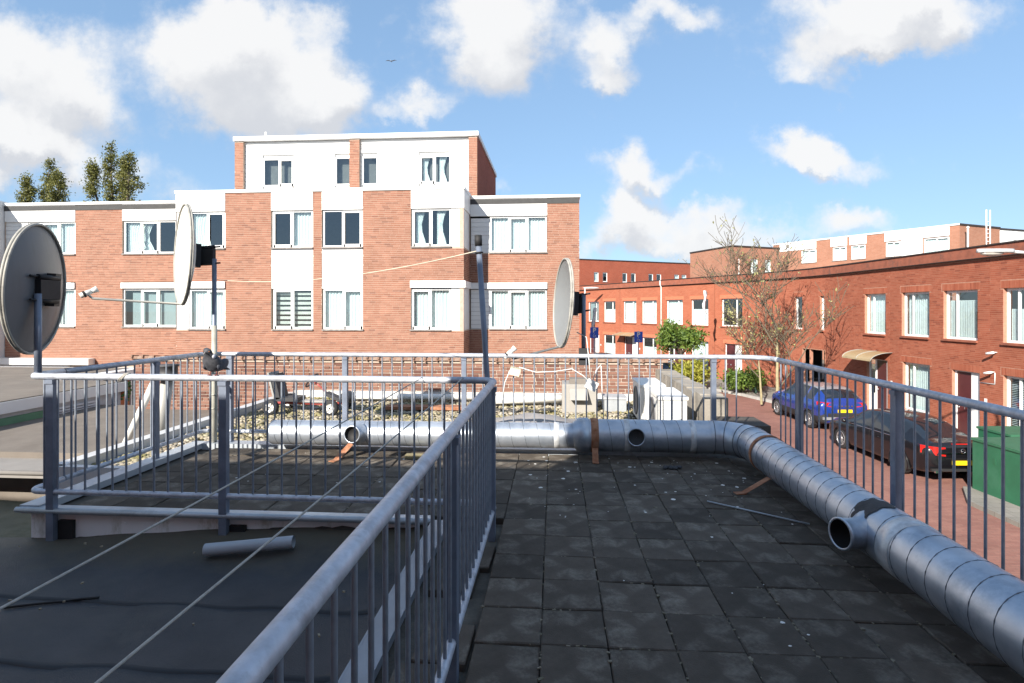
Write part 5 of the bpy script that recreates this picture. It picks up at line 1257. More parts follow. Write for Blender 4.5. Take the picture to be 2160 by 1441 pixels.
house(hz(1507.6), hz(1396), 'red brick row house behind the green climbing shrub', [(1457, 1494, two_r, 'net'), (1405, 1440, two_r, 'sheer')], [(1457, 1494, two_r, 'sheer')], [(1408, 1440, (.1, .6), 'flat')], real=False)
house(hz(1395.7), hz(1308), 'red brick row house with flowers in its upstairs window', [(1353, 1385, two_r, 'sheer'), (1314, 1342, two_r, 'sheer')], [(1354, 1385, two_r, 'net')], [(1316, 1345, (.45, .95), 'flat')], real=False)
house(hz(1307.7), hz(1222), 'last red brick row house beside the apartment block corner', [(1273, 1298, two_r, 'net'), (1240, 1263, two_r, 'grey')], [(1273, 1298, two_r, 'net')], [(1243, 1264, (.5, .95), None)], real=False)
house(hz(1221.7), hz(1130), 'red brick row house hidden behind the apartment block corner', [], [], [], real=False)
# downpipe between two houses
p_ = cw(*hz(1396)); u_ = (cw(*hz(1300)) - p_).normalized(); n_ = Vector((-u_.y, u_.x, 0)); p_ = p_ + n_ * .16
b = MB(); b.tube([(p_.x, p_.y, RZT - .05), (p_.x, p_.y, RZT - .35), (p_.x - n_.x * .1, p_.y - n_.y * .1, RZT - .5), (p_.x - n_.x * .1, p_.y - n_.y * .1, GZ + .1)], .045, 8); tag(b.build('downpipe', M_WPVC), 'white downpipe on the red row beside the climbing shrub', 'downpipe')

# ---------------------------------------------------------------- buildings further back
def far_block(label, plan, ztop, mt, wins, name='far_building', white=()):
    base = cw(*plan[0]); t = thing(name, (base.x, base.y, GZ), label, 'building')
    for i in range(len(plan) - 1):
        P0, P1 = cw(*plan[i]), cw(*plan[i + 1]); u = P1 - P0; Ln = u.length; u.normalize(); n = Vector((-u.y, u.x, 0))
        if n.dot(-P0) < 0 and False: n = -n
        F = Facade(t, P0, u, n); x0, z0 = plan[i]; x1, z1 = plan[i + 1]
        def pos(px):
            k = (px - 1080) / 1180; den = (x1 - x0) - k * (z1 - z0); return (k * z0 - x0) / den * Ln
        hs = []; ws = []
        for (si, p0, p1, z0_, z1_, cols, cu) in wins:
            if si != i: continue
            b0, b1 = sorted((pos(p0), pos(p1))); hs.append((b0, b1, z0_, z1_)); ws.append((b0, b1, z0_, z1_, cols, cu))
        F.wall(0, Ln, GZ, ztop - .12, hs, mt, None, rev=.15)
        b = MB(); F.box(b, -.02, Ln + .02, -.4, .06, ztop - .118, ztop); b.build('coping', M_WHITE if white else M_DARK, t)
        for w in ws: F.window(*w[:4], w[4], w[5], sill=M_SILL, dep=.1, fr=.09)
        for (si, p0, p1, z0_, z1_) in white:
            if si != i: continue
            b0, b1 = sorted((pos(p0), pos(p1))); b = MB(); F.box(b, b0, b1, -.05, .03, z0_, z1_); b.build('white_panel', M_WHITE, t)
        b = MB(); F.box(b, min(.9, Ln * .3), Ln - min(.9, Ln * .3), -1.3, -.7, GZ, ztop - .3); b.build('inner_core', M_ROOM, t)
    return t
one = [(1, False)]
wB = []
for p in (1258, 1276.5, 1318, 1336, 1373, 1390, 1427.5, 1443): wB.append((0, p - 5, p + 5, 4.85, 6.0, [(1, False)], None if p in (1276.5, 1318, 1336, 1373, 1390) else 'sheer'))
far_block('dark red brick building with small paired windows beyond the row', [(26, 74.5), (6.0, 66)][0:2], 7.55, M_BT_DARK, wB, 'far_red_building')
far_block('pinkish brick corner building rising behind the bare tree', [(23.9, 50), (18.9, 48), (17.2, 54)], 7.0, M_BT_PINK, [(0, 1583, 1599, 4.2, 5.9, two, 'sheer'), (0, 1613, 1627, 4.2, 5.9, two, 'sheer'), (0, 1557, 1561, 4.2, 5.9, one, 'sheer')], 'far_corner_building')
wD = []; wh = []
for (p0, p1) in ((1756, 1786), (1795, 1826), (1868, 1900), (1948, 2003), (1690, 1722)):
    wD.append((0, p0, p1, 5.75, 6.95, [(1, True), (1, False)], 'sheer')); 
for (p0, p1) in ((1645, 1722), (1752, 1787), (1792, 1828), (1866, 2003)): wh.append((0, p0, p1, 6.98, 7.68))
wh += [(0, 1902, 1946, 5.72, 6.97)]
far_block('brick apartment row with white panels behind the red houses', [(32.8, 41.0), (25.3, 54.2)], 7.8, M_BT_PINK, wD, 'far_apartment_row', white=tuple(wh))
far_block('white walled far building beside the roof ladder', [(46, 46.0), (37.4, 43.0)], 7.75, M_WHITE, [(0, 2138, 2156, 6.3, 6.9, one, None)], 'far_white_building')
far_block('brick gable end with a roof ladder behind the red houses', [(37.4, 42.9), (32.8, 41.0)], 7.8, M_BT_PINK, [], 'far_gable')
t = thing('roof_ladder', cw(35.9, 42.2, 4), 'white roof ladder rising above the far brick gable', 'ladder')
b = MB(); pL, pR = cw(35.7, 42.1), cw(36.15, 42.3)
for p in (pL, pR): b.tube([(p.x, p.y, 4.2), (p.x, p.y, 9.0)], .045, 6)
b.build('stile', M_WHITE, t)
for k in range(10): b = MB(); b.tube([(pL.x, pL.y, 5.4 + .3 * k), (pR.x, pR.y, 5.4 + .3 * k)], .025, 6); b.build('rung', M_WHITE, t)
pp = cw(33.4, 41.0); b = MB(); b.tube([(pp.x - .2, pp.y - .3, 2), (pp.x - .2, pp.y - .3, 7.4)], .06, 8); b.sphere((pp.x - .2, pp.y - .3, 7.45), .1, 10, 6); tag(b.build('gable_downpipe', M_WPVC), 'white downpipe on the far brick gable', 'downpipe')
# ---------------------------------------------------------------- cars
M_TYRE = mat('car_tyre', (.02, .02, .021), .85); M_ALLOY = mat('alloy_rim', (.52, .53, .55), .3, .7); M_CGLASS = mat('car_glass', (.012, .015, .02), .04, 0, .05, 2., spec=.8); M_CHROME = mat('chrome', (.7, .7, .72), .15, 1.0)
M_TAIL = mat('tail_lamp', (.45, .015, .012), .15, 0, .1, 8., coat=.8); M_PLATE = mat('yellow_plate', (.75, .50, .01), .5); M_TRIM = mat('black_trim', (.02, .02, .021), .6)
def catmull(xs, tab, n):
    """dense rows interpolated through the table's stations"""
    tab = np.array(tab, float); y = tab[:, 0]; ys = np.linspace(y[0], y[-1], n); out = [ys]
    m = np.gradient(tab, y, axis=0)
    for c in range(1, tab.shape[1]):
        i = np.clip(np.searchsorted(y, ys) - 1, 0, len(y) - 2); h = y[i + 1] - y[i]; t = (ys - y[i]) / h
        out.append((2 * t**3 - 3 * t**2 + 1) * tab[i, c] + (t**3 - 2 * t**2 + t) * h * m[i, c] + (-2 * t**3 + 3 * t**2) * tab[i + 1, c] + (t**3 - t**2) * h * m[i + 1, c])
    return np.stack(out, 1)
def car(label, pos, heading, tab, paint, roof_paint=None, wheels=(-1.35, 1.40), wr=.33, win=(-1.35, 1.15), rear_win=(-1.95, -1.0), wind=(.55, 1.35), tail=(.72, .95), plate_z=.62, lower_trim=None, chrome_win=False, badge=None, parts=True, pillars=(-.1,), letters=None):
    """tab rows: y, z_low, z_belt, z_top, w_low, w_belt, w_top (y from the rear)"""
    T = catmull(None, tab, 90); base = Vector(pos); t = thing('parked_car', base, label, 'car')
    ch, sh = math.cos(heading), math.sin(heading)
    def W(p): return Vector((base.x + p[0] * ch - p[1] * sh, base.y + p[0] * sh + p[1] * ch, base.z + p[2]))
    prof = []; nb = 7; nw = 8; nr = 5
    rows = []
    for (y, zl, zb, zt, wl, wb, wt) in T:
        half = []
        half.append((0, zl)); half.append((wl * .8, zl)); half.append((wl * .97, zl + .05)); half.append((wl, zl + .14))
        zm = zl + (zb - zl) * .62
        half.append((wl + (wb - wl) * .55 + .012, (zl + .14 + zm) / 2)); half.append((wb + .012, zm)); half.append((wb, zb - .06)); half.append((wb - .02, zb))
        g = zt - zb
        for k in range(1, 7):
            s_ = k / 6; half.append((wb - .02 + (wt - wb + .02) * (s_ ** 1.25), zb + g * .93 * s_))
        half.append((wt * .88, zb + g * .985)); half.append((wt * .6, zt)); half.append((wt * .3, zt + .012)); half.append((0, zt + .016))
        rows.append(half)
    nj = len(rows[0]); ring = 2 * nj - 2
    V = []
    for i, half in enumerate(rows):
        y = T[i, 0]
        for (x, z) in half: V.append((x, y, z))
        for (x, z) in half[-2:0:-1]: V.append((-x, y, z))
    parts_f = {'body': [], 'glass': [], 'tail_light': [], 'roof': [], 'lower_trim': [], 'lower_trim_other': []}
    arch = wr + .05
    for i in range(len(rows) - 1):
        ym = (T[i, 0] + T[i + 1, 0]) / 2
        for j in range(ring):
            j2 = (j + 1) % ring; f = (i * ring + j, i * ring + j2, (i + 1) * ring + j2, (i + 1) * ring + j)
            jj = j if j < nj - 1 else ring - 1 - j      # half index 0..nj-2
            c = np.mean([V[k] for k in f], 0); g = T[i, 3] - T[i, 2]
            key = 'body'
            if jj in (2, 3, 4, 5) and any((c[1] - wy) ** 2 + (c[2] - wr) ** 2 < arch ** 2 for wy in wheels): continue
            if jj <= 1 and any(abs(c[1] - wy) < arch for wy in wheels): continue
            if 8 <= jj <= 12 and win[0] < ym < win[1] and g > .25 and not any(abs(ym - p) < .045 for p in pillars): key = 'glass'
            elif jj >= 13 and (rear_win[0] < ym < rear_win[1] or wind[0] < ym < wind[1]): key = 'glass'
            elif jj >= 13 and roof_paint is not None and rear_win[1] <= ym <= wind[0]: key = 'roof'
            elif lower_trim is not None and jj in (1, 2, 3) : key = 'lower_trim' if c[0] > 0 else 'lower_trim_other'
            parts_f[key].append(f)
    parts_f['body'].append(tuple(range(ring))[::-1]); parts_f['body'].append(tuple((len(rows) - 1) * ring + k for k in range(ring)))
    ms = {'body': paint, 'glass': M_CGLASS, 'roof': roof_paint, 'lower_trim': lower_trim, 'lower_trim_other': lower_trim}
    for key, fl in parts_f.items():
        if not fl or key == 'tail_light': continue
        used = sorted({k for f in fl for k in f}); mp = {k: i for i, k in enumerate(used)}
        b = MB(); b.add([W(V[k]) for k in used], [tuple(mp[k] for k in f) for f in fl], True); b.build({'glass': 'windows', 'lower_trim_other': 'lower_trim'}.get(key, key), ms[key], t)
    # wheel wells, wheels
    for wy in wheels:
        for s in (-1, 1):
            wb = float(np.interp(wy, T[:, 0], T[:, 5]))
            def wp(x, a, r): return W((x, wy + r * math.cos(a), wr + r * math.sin(a)))
            b = MB(); n = 16; an = rng_pts(-.35, math.pi + .35, n)
            for k in range(n): b.quad(wp(s * (wb + .012), an[k], arch), wp(s * (wb + .012), an[k + 1], arch), wp(s * (wb - .32), an[k + 1], arch), wp(s * (wb - .32), an[k], arch), True)
            for k in range(n): b.quad(wp(s * (wb - .31), an[k], arch), wp(s * (wb - .31), an[k + 1], arch), wp(s * (wb - .31), an[k + 1], .01), wp(s * (wb - .31), an[k], .01))
            b.build('wheel_well', M_BLACK, t)
            b = MB(); b.tube([wp(s * (wb + .010), a, arch) for a in an], .016, 6); b.build('arch_lip', lower_trim or paint, t)
            def prof_lathe(profile, m, name, par):
                b = MB(); seg = 28; vs = []; fs = []
                for (r, h) in profile:
                    for k in range(seg): vs.append(wp(s * (wb - .20 + h), 2 * math.pi * k / seg, r))
                for q_ in range(len(profile) - 1):
                    for k in range(seg): fs.append((q_ * seg + k, q_ * seg + (k + 1) % seg, (q_ + 1) * seg + (k + 1) % seg, (q_ + 1) * seg + k))
                b.add(vs, fs, True); return b.build(name, m, par)
            o = prof_lathe([(wr * .64, 0), (wr * .93, .0), (wr, .03), (wr, .17), (wr * .93, .20), (wr * .66, .195)], M_TYRE, 'wheel', t)
            prof_lathe([(wr * .67, .02), (wr * .67, .19), (wr * .62, .188), (wr * .60, .15), (.03, .14), (.001, .15)], M_TRIM, 'rim_barrel', o)
            b = MB()
            for k in range(10):
                a = 2 * math.pi * k / 10; e = .055
                b.add([wp(s * (wb - .02), a - e * 1.6, wr * .16), wp(s * (wb - .02), a + e * 1.6, wr * .16), wp(s * (wb - .012), a + e, wr * .64), wp(s * (wb - .012), a - e, wr * .64)], [(0, 1, 2, 3)]); b.add([wp(s * (wb - .035), a - e * 1.6, wr * .16), wp(s * (wb - .02), a - e * 1.6, wr * .16), wp(s * (wb - .012), a - e, wr * .64), wp(s * (wb - .03), a - e, wr * .64)], [(0, 1, 2, 3)])
            b.tube([wp(s * (wb - .012), a, wr * .65) for a in rng_pts(0, 2 * math.pi, 28)], .014, 6, caps=False); b.tube([W((s * (wb - .04), wy, wr)), W((s * (wb - .012), wy, wr))], wr * .17, 12); b.build('rim', M_ALLOY, o)
    def surf(x, z, front=False):
        """y of the rear (or front) skin at a given side offset and height"""
        sel = [v for v in V if abs(v[2] - z) < .07 and abs(abs(v[0]) - abs(x)) < .14]
        if not sel: sel = [v for v in V if abs(v[2] - z) < .15]
        return (max if front else min)(v[1] for v in sel)
    y0 = T[0, 0]
    for s in (-1, 1):
        b = MB(); n = 8; top = []; bot = []
        for k in range(n + 1):
            x = .42 + (.90 - .42) * k / n
            # wraps round the corner of the car
            wy = y0 + .02 + .55 * max(0, (k / n - .45)) ** 1.8 * 1.3
            wmax = float(np.interp(wy + .03, T[:, 0], T[:, 5])) + .012
            xx = min(x, wmax); top.append((s * xx, wy - .012, tail[1] + .02 * k / n)); bot.append((s * xx, wy - .022, tail[0] + .05 * k / n))
        for k in range(n): b.quad(W(bot[k]), W(bot[k + 1]), W(top[k + 1]), W(top[k]), True)
        for k in range(n): b.quad(W(top[k]), W(top[k + 1]), W((top[k + 1][0], top[k + 1][1] + .10, top[k + 1][2])), W((top[k][0], top[k][1] + .10, top[k][2])), True)
        b.build('tail_light', M_TAIL, t)
    def rbox(x0, x1, d, z0, z1, m, name):
        b = MB(); vs = [W((x, y0 - d + e, z)) for x in (x0, x1) for e in (0, .06) for z in (z0, z1)]; b.add(vs, [(0, 1, 3, 2), (4, 6, 7, 5), (0, 4, 5, 1), (2, 3, 7, 6), (0, 2, 6, 4), (1, 5, 7, 3)]); return b.build(name, m, t)
    rbox(-.26, .26, .035, plate_z - .055, plate_z + .055, M_PLATE, 'number_plate')
    if badge:
        b = MB(); c = (0, y0 - .03, badge); b.tube([W((.055 * math.cos(a), y0 - .03, badge + .055 * math.sin(a))) for a in rng_pts(0, 2 * math.pi, 18)], .009, 6, caps=False); b.tube([W((-.05, y0 - .03, badge - .012)), W((.02, y0 - .03, badge)), W((-.02, y0 - .03, badge)), W((.05, y0 - .03, badge + .012))], .008, 5); b.build('badge', M_CHROME, t)
    for s in (-1, 1):
        for yy in (wind[0] + .35, pillars[0], win[0] + .30):
            i_ = int(np.argmin(abs(T[:, 0] - yy))); b = MB(); b.tube([W((s * (x_ + .002), T[i_, 0], z_)) for (x_, z_) in rows[i_][3:8]], .0045, 4); b.build('door_seam', M_BLACK, t)
    i_ = int(np.argmin(abs(T[:, 0] - (y0 + .10))))
    b = MB(); b.tube([W((x_, y0 - .012 + .10 * (abs(x_) / .8) ** 3, tail[0] - .06)) for x_ in np.linspace(-.74, .74, 14)], .006, 4); b.build('boot_seam', M_BLACK, t)
    for s in (-1, 1):
        b = MB(); yy = wind[0] + .42; wb = float(np.interp(yy, T[:, 0], T[:, 5])); zb = float(np.interp(yy, T[:, 0], T[:, 2])); M_ = Matrix.Rotation(heading, 3, 'Z'); b.sphere(W((s * (wb + .09), yy, zb + .07)), (.10, .06, .07), 10, 7, M_); b.build('wing_mirror', paint, t)
        b = MB(); zh = float(np.interp(.2, T[:, 0], T[:, 2])) - .12
        for yy in (.30, -.72): b.tube([W((s * (wb + .012), yy, zh)), W((s * (wb + .03), yy + .04, zh)), W((s * (wb + .03), yy + .16, zh)), W((s * (wb + .012), yy + .20, zh))], .012, 6)
        b.build('door_handle', paint, t)
        if chrome_win:
            ln = []
            for yy in np.linspace(win[0] - .12, win[1] - .05, 22): ln.append(W((s * (float(np.interp(yy, T[:, 0], T[:, 5])) - .010), yy, float(np.interp(yy, T[:, 0], T[:, 2])) + .012)))
            b = MB(); b.tube(ln, .010, 5); b.build('chrome_strip', M_CHROME, t)
    return t, W, T, y0, rbox
sed = [(-2.40, .50, .78, .90, .62, .66, .50), (-2.34, .36, .86, 1.00, .78, .80, .62), (-2.18, .27, .90, 1.05, .86, .88, .66), (-1.95, .22, .93, 1.09, .89, .91, .66), (-1.60, .20, .95, 1.22, .91, .925, .62), (-1.10, .20, .95, 1.39, .92, .93, .59), (-.50, .20, .94, 1.475, .92, .93, .58), (.15, .20, .93, 1.47, .92, .93, .58), (.65, .20, .92, 1.38, .92, .925, .57), (1.05, .20, .91, 1.16, .91, .92, .62), (1.35, .20, .88, 1.00, .90, .91, .70), (1.80, .22, .80, .92, .88, .88, .68), (2.20, .25, .68, .80, .80, .80, .60), (2.42, .38, .55, .64, .62, .62, .46)]
M_BLK = mat('black_car_paint', (.006, .006, .008), .3, 0, .05, 2., spec=.25, coat=.8)
M_BLUE = mat('blue_car_paint', (.012, .042, .25), .25, .25, .06, 2., coat=1.0)
M_SILV = mat('silver_roof_paint', (.40, .42, .45), .3, .5, .05, 2., coat=.6)
sx, sz = 11.55, 16.75
CAR_H = YAW
o, W, T, y0, rbox = car('black saloon car parked at the kerb beside the green cabinets', cw(sx, sz, GZ), CAR_H, sed, M_BLK, wheels=(-1.37, 1.37), chrome_win=True, badge=.86, plate_z=.56, pillars=(-.12,), win=(-1.45, .95))
rbox(-.55, .55, .03, .79, .815, M_CHROME, 'chrome_bar'); rbox(-.22, .22, -.06, 1.01, 1.035, M_TAIL, 'brake_light'); rbox(-.78, .78, .012, .34, .40, M_TRIM, 'bumper_valance')
for s in (-1, 1): rbox(s * .62 - .08, s * .62 + .08, .03, .30, .36, M_CHROME, 'exhaust')
suv = [(-2.08, .52, .88, 1.06, .66, .70, .56), (-2.04, .38, .96, 1.16, .80, .82, .60), (-1.92, .30, 1.0, 1.26, .87, .88, .60), (-1.70, .26, 1.02, 1.42, .89, .90, .59), (-1.40, .24, 1.02, 1.53, .90, .905, .59), (-.80, .24, 1.0, 1.575, .90, .91, .60), (-.1, .24, .98, 1.575, .90, .91, .60), (.45, .24, .97, 1.50, .90, .905, .60), (.85, .24, .96, 1.28, .895, .90, .64), (1.15, .25, .95, 1.10, .89, .89, .70), (1.55, .27, .90, 1.02, .87, .87, .68), (1.90, .30, .78, .90, .80, .80, .60), (2.10, .42, .62, .72, .62, .62, .46)]
o, W, T, y0, rbox = car('blue compact crossover with silver roof parked ahead of the black saloon', cw(12.15, 22.5, GZ), CAR_H, suv, M_BLUE, roof_paint=M_SILV, wheels=(-1.28, 1.32), wr=.34, win=(-1.45, .80), rear_win=(-1.98, -1.50), wind=(.40, 1.05), tail=(.92, 1.08), plate_z=.78, lower_trim=M_TRIM, pillars=(-.15, -.95))
rbox(-.80, .80, .03, .46, .56, M_SILV, 'bumper_strip'); rbox(-.62, .62, .02, .57, .70, M_TRIM, 'bumper_insert')
b = MB(); b.tube([W((0, -1.2, 1.58)), W((0, -1.30, 1.72))], .008, 6); b.build('roof_aerial', M_TRIM, o)
rl = MB()
for k, chx in enumerate((-.24, -.12, 0, .12, .24)): rl.add([W((chx + dx, y0 - .035, .965 + dz)) for dx, dz in ((-.03, -.02), (.03, -.02), (.03, .02), (-.03, .02))], [(0, 1, 2, 3)])
rl.build('tailgate_lettering', M_CHROME, o)
car('white car with dark roof parked by the far row houses', cw(6.3, 39.0, GZ), CAR_H + R(-68), sed, mat('white_car_paint', (.72, .73, .74), .25, 0, .03, 2., coat=.8), roof_paint=M_BLK)
car('dark blue car half hidden behind the parapet', cw(8.9, 33.4, GZ), CAR_H + R(22), sed, mat('navy_car_paint', (.012, .02, .06), .25, .2, .05, 2., coat=.8))

# ---------------------------------------------------------------- street furniture
M_GRN = mat('cabinet_green', (.022, .115, .06), .55, 0, .12, 3., dirt=(.04, .14, .085), dscale=1.2)
def cabinet(xc, zc, w, d, h, label, square=True):
    p = cw(xc, zc, GZ + .10); t = thing('utility_cabinet', p, label, 'cabinet', 'green utility cabinets')
    F = Facade(t, (p.x, p.y), (CS, SN), (SN, -CS))
    z = GZ + .10
    b = MB(); F.box(b, 0, w, -d, 0, z, z + h - .06); b.build('housing', M_GRN, t)
    b = MB(); F.box(b, -.03, w + .03, -d - .03, .03, z + h - .059, z + h); b.build('lid', mat('cabinet_lid', (.03, .12, .065), .6, 0, .12, 3.), t)
    if square:
        b = MB()
        for (a0, a1, c0, c1) in ((.25, .52, .92, .95), (.25, .52, 1.18, 1.21), (.25, .28, .95, 1.18), (.49, .52, .95, 1.18)): F.box(b, a0, a1, 0, .008, z + c0, z + c1)
        b.build('door_outline', mat('cabinet_outline', (.02, .10, .05), .6), t)
    b = MB(); F.box(b, -.008, 0, -d * .55, -d * .50, z + .75, z + .9); b.build('hinge', mat('cabinet_outline', (.02, .10, .05), .6), t)
cabinet(11.32, 12.45, 1.4, 1.3, 1.25, 'green metal cabinet with a square outline on its door')
cabinet(12.75, 14.3, 1.2, 1.0, 1.2, 'green metal cabinet standing behind the one with the square outline', False)
# street lamp
lp = cw(12.15, 12.1, GZ); t = thing('street_lamp', lp, 'street lamp with a curved arm and flat grey head over the road', 'street lamp')
ax = cw(-1, 0) ; M_LP = mat('lamp_grey', (.55, .56, .56), .45, .2)
b = MB(); b.tube([lp, lp + Vector((0, 0, 4.6))], .06, 10, rs=[.075, .05]); 
pts = [lp + Vector((0, 0, 4.6))] + [lp + Vector((0, 0, 4.6)) + ax * (1.5 * (1 - math.cos(a))) * .9 + Vector((0, 0, 1.15 * math.sin(a))) for a in rng_pts(.1, math.pi / 2, 8)]
b.tube(pts, .035, 8); b.build('pole', M_LP, t)
hd = pts[-1]; b = MB()
n_ = 10; vs = []; fs = []
for k in range(n_ + 1):
    s_ = k / n_; w_ = .13 * (math.sin(math.pi * min(1, .15 + s_ * .8)) ** .6); c = hd + ax * (.75 * s_ - .02)
    pv_ = Vector((-ax.y, ax.x, 0)); vs += [c + pv_ * w_ + Vector((0, 0, -.02)), c + pv_ * w_ * .6 + Vector((0, 0, .055)), c - pv_ * w_ * .6 + Vector((0, 0, .055)), c - pv_ * w_ + Vector((0, 0, -.02)), c + Vector((0, 0, -.03))]
for k in range(n_):
    for j in range(5): fs.append((k * 5 + j, k * 5 + (j + 1) % 5, (k + 1) * 5 + (j + 1) % 5, (k + 1) * 5 + j))
fs += [(4, 3, 2, 1, 0), tuple(n_ * 5 + j for j in range(5))]; b.add(vs, fs, True); b.build('lamp_head', M_LP, t)
b = MB(); c = hd + ax * .42 + Vector((0, 0, -.045)); b.sphere(c, (.25, .10, .055), 14, 7, Matrix.Rotation(YAW, 3, 'Z')); b.build('lamp_lens', mat('lamp_lens', (.42, .38, .34), .2), t)
# a second lamp head far off beside the block
q_ = cw(6.0, 46, GZ); t = thing('street_lamp', q_, 'far street lamp showing only its head beside the apartment block', 'street lamp'); b = MB(); b.tube([q_, q_ + Vector((0, 0, 6.2))], .06, 8); b.build('pole', M_LP, t); b = MB(); b.sphere(q_ + cw(.5, 0) + Vector((0, 0, 6.25)), (.7, .15, .09), 12, 6); b.build('lamp_head', M_LP, t)
# parking signs
M_SBLUE = mat('sign_blue', (.01, .09, .55), .4)
def txt(ch, size, m, parent, F, u, z, d):
    cu = bpy.data.curves.new('letter', 'FONT'); cu.body = ch; cu.size = size; cu.align_x = 'CENTER'; cu.align_y = 'CENTER'; cu.extrude = .003; cu.offset = .012 * size / .3
    o = bpy.data.objects.new('tmp', cu); COL.objects.link(o); dg = bpy.context.evaluated_depsgraph_get(); me = bpy.data.meshes.new_from_object(o.evaluated_get(dg)); bpy.data.objects.remove(o)
    M_ = Matrix((( F.u.x, 0, F.n.x), (F.u.y, 0, F.n.y), (0, 1, 0))).to_4x4(); me.transform(M_); me.transform(Matrix.Translation(F.P(u, d, z) - wloc(parent))); me.materials.clear(); return place('letter', me, m, parent)
def psign(px, zc, ytop, label):
    xc = (px - 1080) / 1180 * zc; p = cw(xc, zc, GZ); t = thing('parking_sign', p, label, 'parking sign', 'blue parking signs along the row')
    z1 = CAMZ - (ytop - 652) * zc / 1180; F = Facade(t, (p.x, p.y), (CS, SN), (SN, -CS))
    b = MB(); b.tube([p, (p.x, p.y, z1 + .03)], .03, 8); b.build('pole', M_LP, t)
    b = MB(); F.box(b, -.23, .23, .035, .05, z1 - .60, z1); pl = b.build('plate', M_SBLUE, t)
    txt('P', .34, M_WHITE, t, F, 0, z1 - .17, .052)
    b = MB(); c0 = F.P(-.01, .053, z1 - .36); b.tube([F.P(-.03, .053, z1 - .35), F.P(-.03, .053, z1 - .44), F.P(.05, .053, z1 - .44), F.P(.09, .053, z1 - .52)], .012, 5); b.tube([F.P(-.01 + .065 * math.cos(a), .053, z1 - .475 + .065 * math.sin(a)) for a in rng_pts(2.2, 6.0, 12)], .010, 5); b.sphere(c0 + Vector((0, 0, .03)), .02, 8, 5); b.build('wheelchair_mark', M_WHITE, t)
psign(1253.5, 31, 690, 'blue parking sign beside the apartment block corner')
psign(1346.5, 31, 699, 'blue parking sign in front of a flat door canopy')
# bollards
def bollard(xc, zc, lab_):
    p = cw(xc, zc, GZ + .11); t = thing('bollard', p, lab_, 'bollard', 'green bollards by the tree'); b = MB(); Mx = Matrix.Translation(p); b.lathe([(.085, 0), (.075, .7), (.09, .72), (.09, .78), (.06, .86), (.001, .88)], Mx, 14); b.build('shaft', mat('bollard_green', (.03, .07, .055), .5), t)
bollard(12.9, 30.9, 'dark green bollard standing nearer the row house doors'); bollard(12.75, 29.3, 'dark green bollard standing beside the low shrub')
def pl_strip(pts, label):
    b = MB(); vs = []; fs = []; n = len(pts)
    for i, p in enumerate(pts):
        w_ = .09 + .03 * math.sin(i * 1.9); vs += [p + Vector((w_, 0, 0)), p - Vector((w_, .02, 0)), p + Vector((w_ * .3, .07, 0))]
    for i in range(n - 1):
        for j in range(3): fs.append((3 * i + j, 3 * i + (j + 1) % 3, 3 * i + 3 + (j + 1) % 3, 3 * i + 3 + j))
    b.add(vs, fs, True); tag(b.build('plastic_strip', mat('white_plastic_film', (.72, .72, .72), .3, 0, .06, 6.)), label, 'plastic strip')
pl_strip([cw(11.3 + .05 * math.sin(k), 32.8, 2.6 - .2 * k) for k in range(8)], 'torn white plastic strip hanging before the red row'); pl_strip([cw(5.0 - .03 * k, 33.6, 1.6 - .22 * k) for k in range(9)], 'torn white plastic strip hanging over the parking sign')

# ---------------------------------------------------------------- trees and shrubs
def leafy(pts, size, n, rnd, spread, m_name, cols, flat=.5):
    """many small leaf faces around the given points"""
    vs = []; fs = []
    P = np.array([tuple(p) for p in pts]); idx = rnd.integers(0, len(P), n); c = P[idx] + rnd.normal(0, spread, (n, 3))
    a = rnd.normal(0, 1, (n, 3)); a /= np.linalg.norm(a, axis=1)[:, None]; r2 = rnd.normal(0, 1, (n, 3)); b_ = np.cross(a, r2); b_ /= np.linalg.norm(b_, axis=1)[:, None]
    s = size * rnd.uniform(.6, 1.4, n)[:, None]
    v = np.stack([c - a * s, c - b_ * s * .45, c + a * s, c + b_ * s * .45], 1).reshape(-1, 3)
    f = np.arange(4 * n).reshape(-1, 4); me = bpy.data.meshes.new('leaves'); me.from_pydata(v.tolist(), [], f.tolist()); at = me.attributes.new('rnd', 'FLOAT', 'POINT'); at.data.foreach_set('value', np.repeat(rnd.uniform(0, 1, n), 4)); return me
def leaf_mat(name, c0, c1):
    if name in MATS: return MATS[name]
    m = bpy.data.materials.new(name); m.use_nodes = True; nt = m.node_tree; N = nt.nodes; L = nt.links; b = N['Principled BSDF']; b.inputs['Roughness'].default_value = .6
    a = N.new('ShaderNodeAttribute'); a.attribute_name = 'rnd'; rp = N.new('ShaderNodeValToRGB'); rp.color_ramp.elements[0].color = (*c0, 1); rp.color_ramp.elements[1].color = (*c1, 1); L.new(a.outputs['Fac'], rp.inputs[0]); L.new(rp.outputs[0], b.inputs['Base Color'])
    tr = N.new('ShaderNodeBsdfTranslucent'); L.new(rp.outputs[0], tr.inputs[0]); mx = N.new('ShaderNodeMixShader'); mx.inputs[0].default_value = .35; L.new(b.outputs[0], mx.inputs[1]); L.new(tr.outputs[0], mx.inputs[2]); L.new(mx.outputs[0], N['Material Output'].inputs[0]); MATS[name] = m; return m
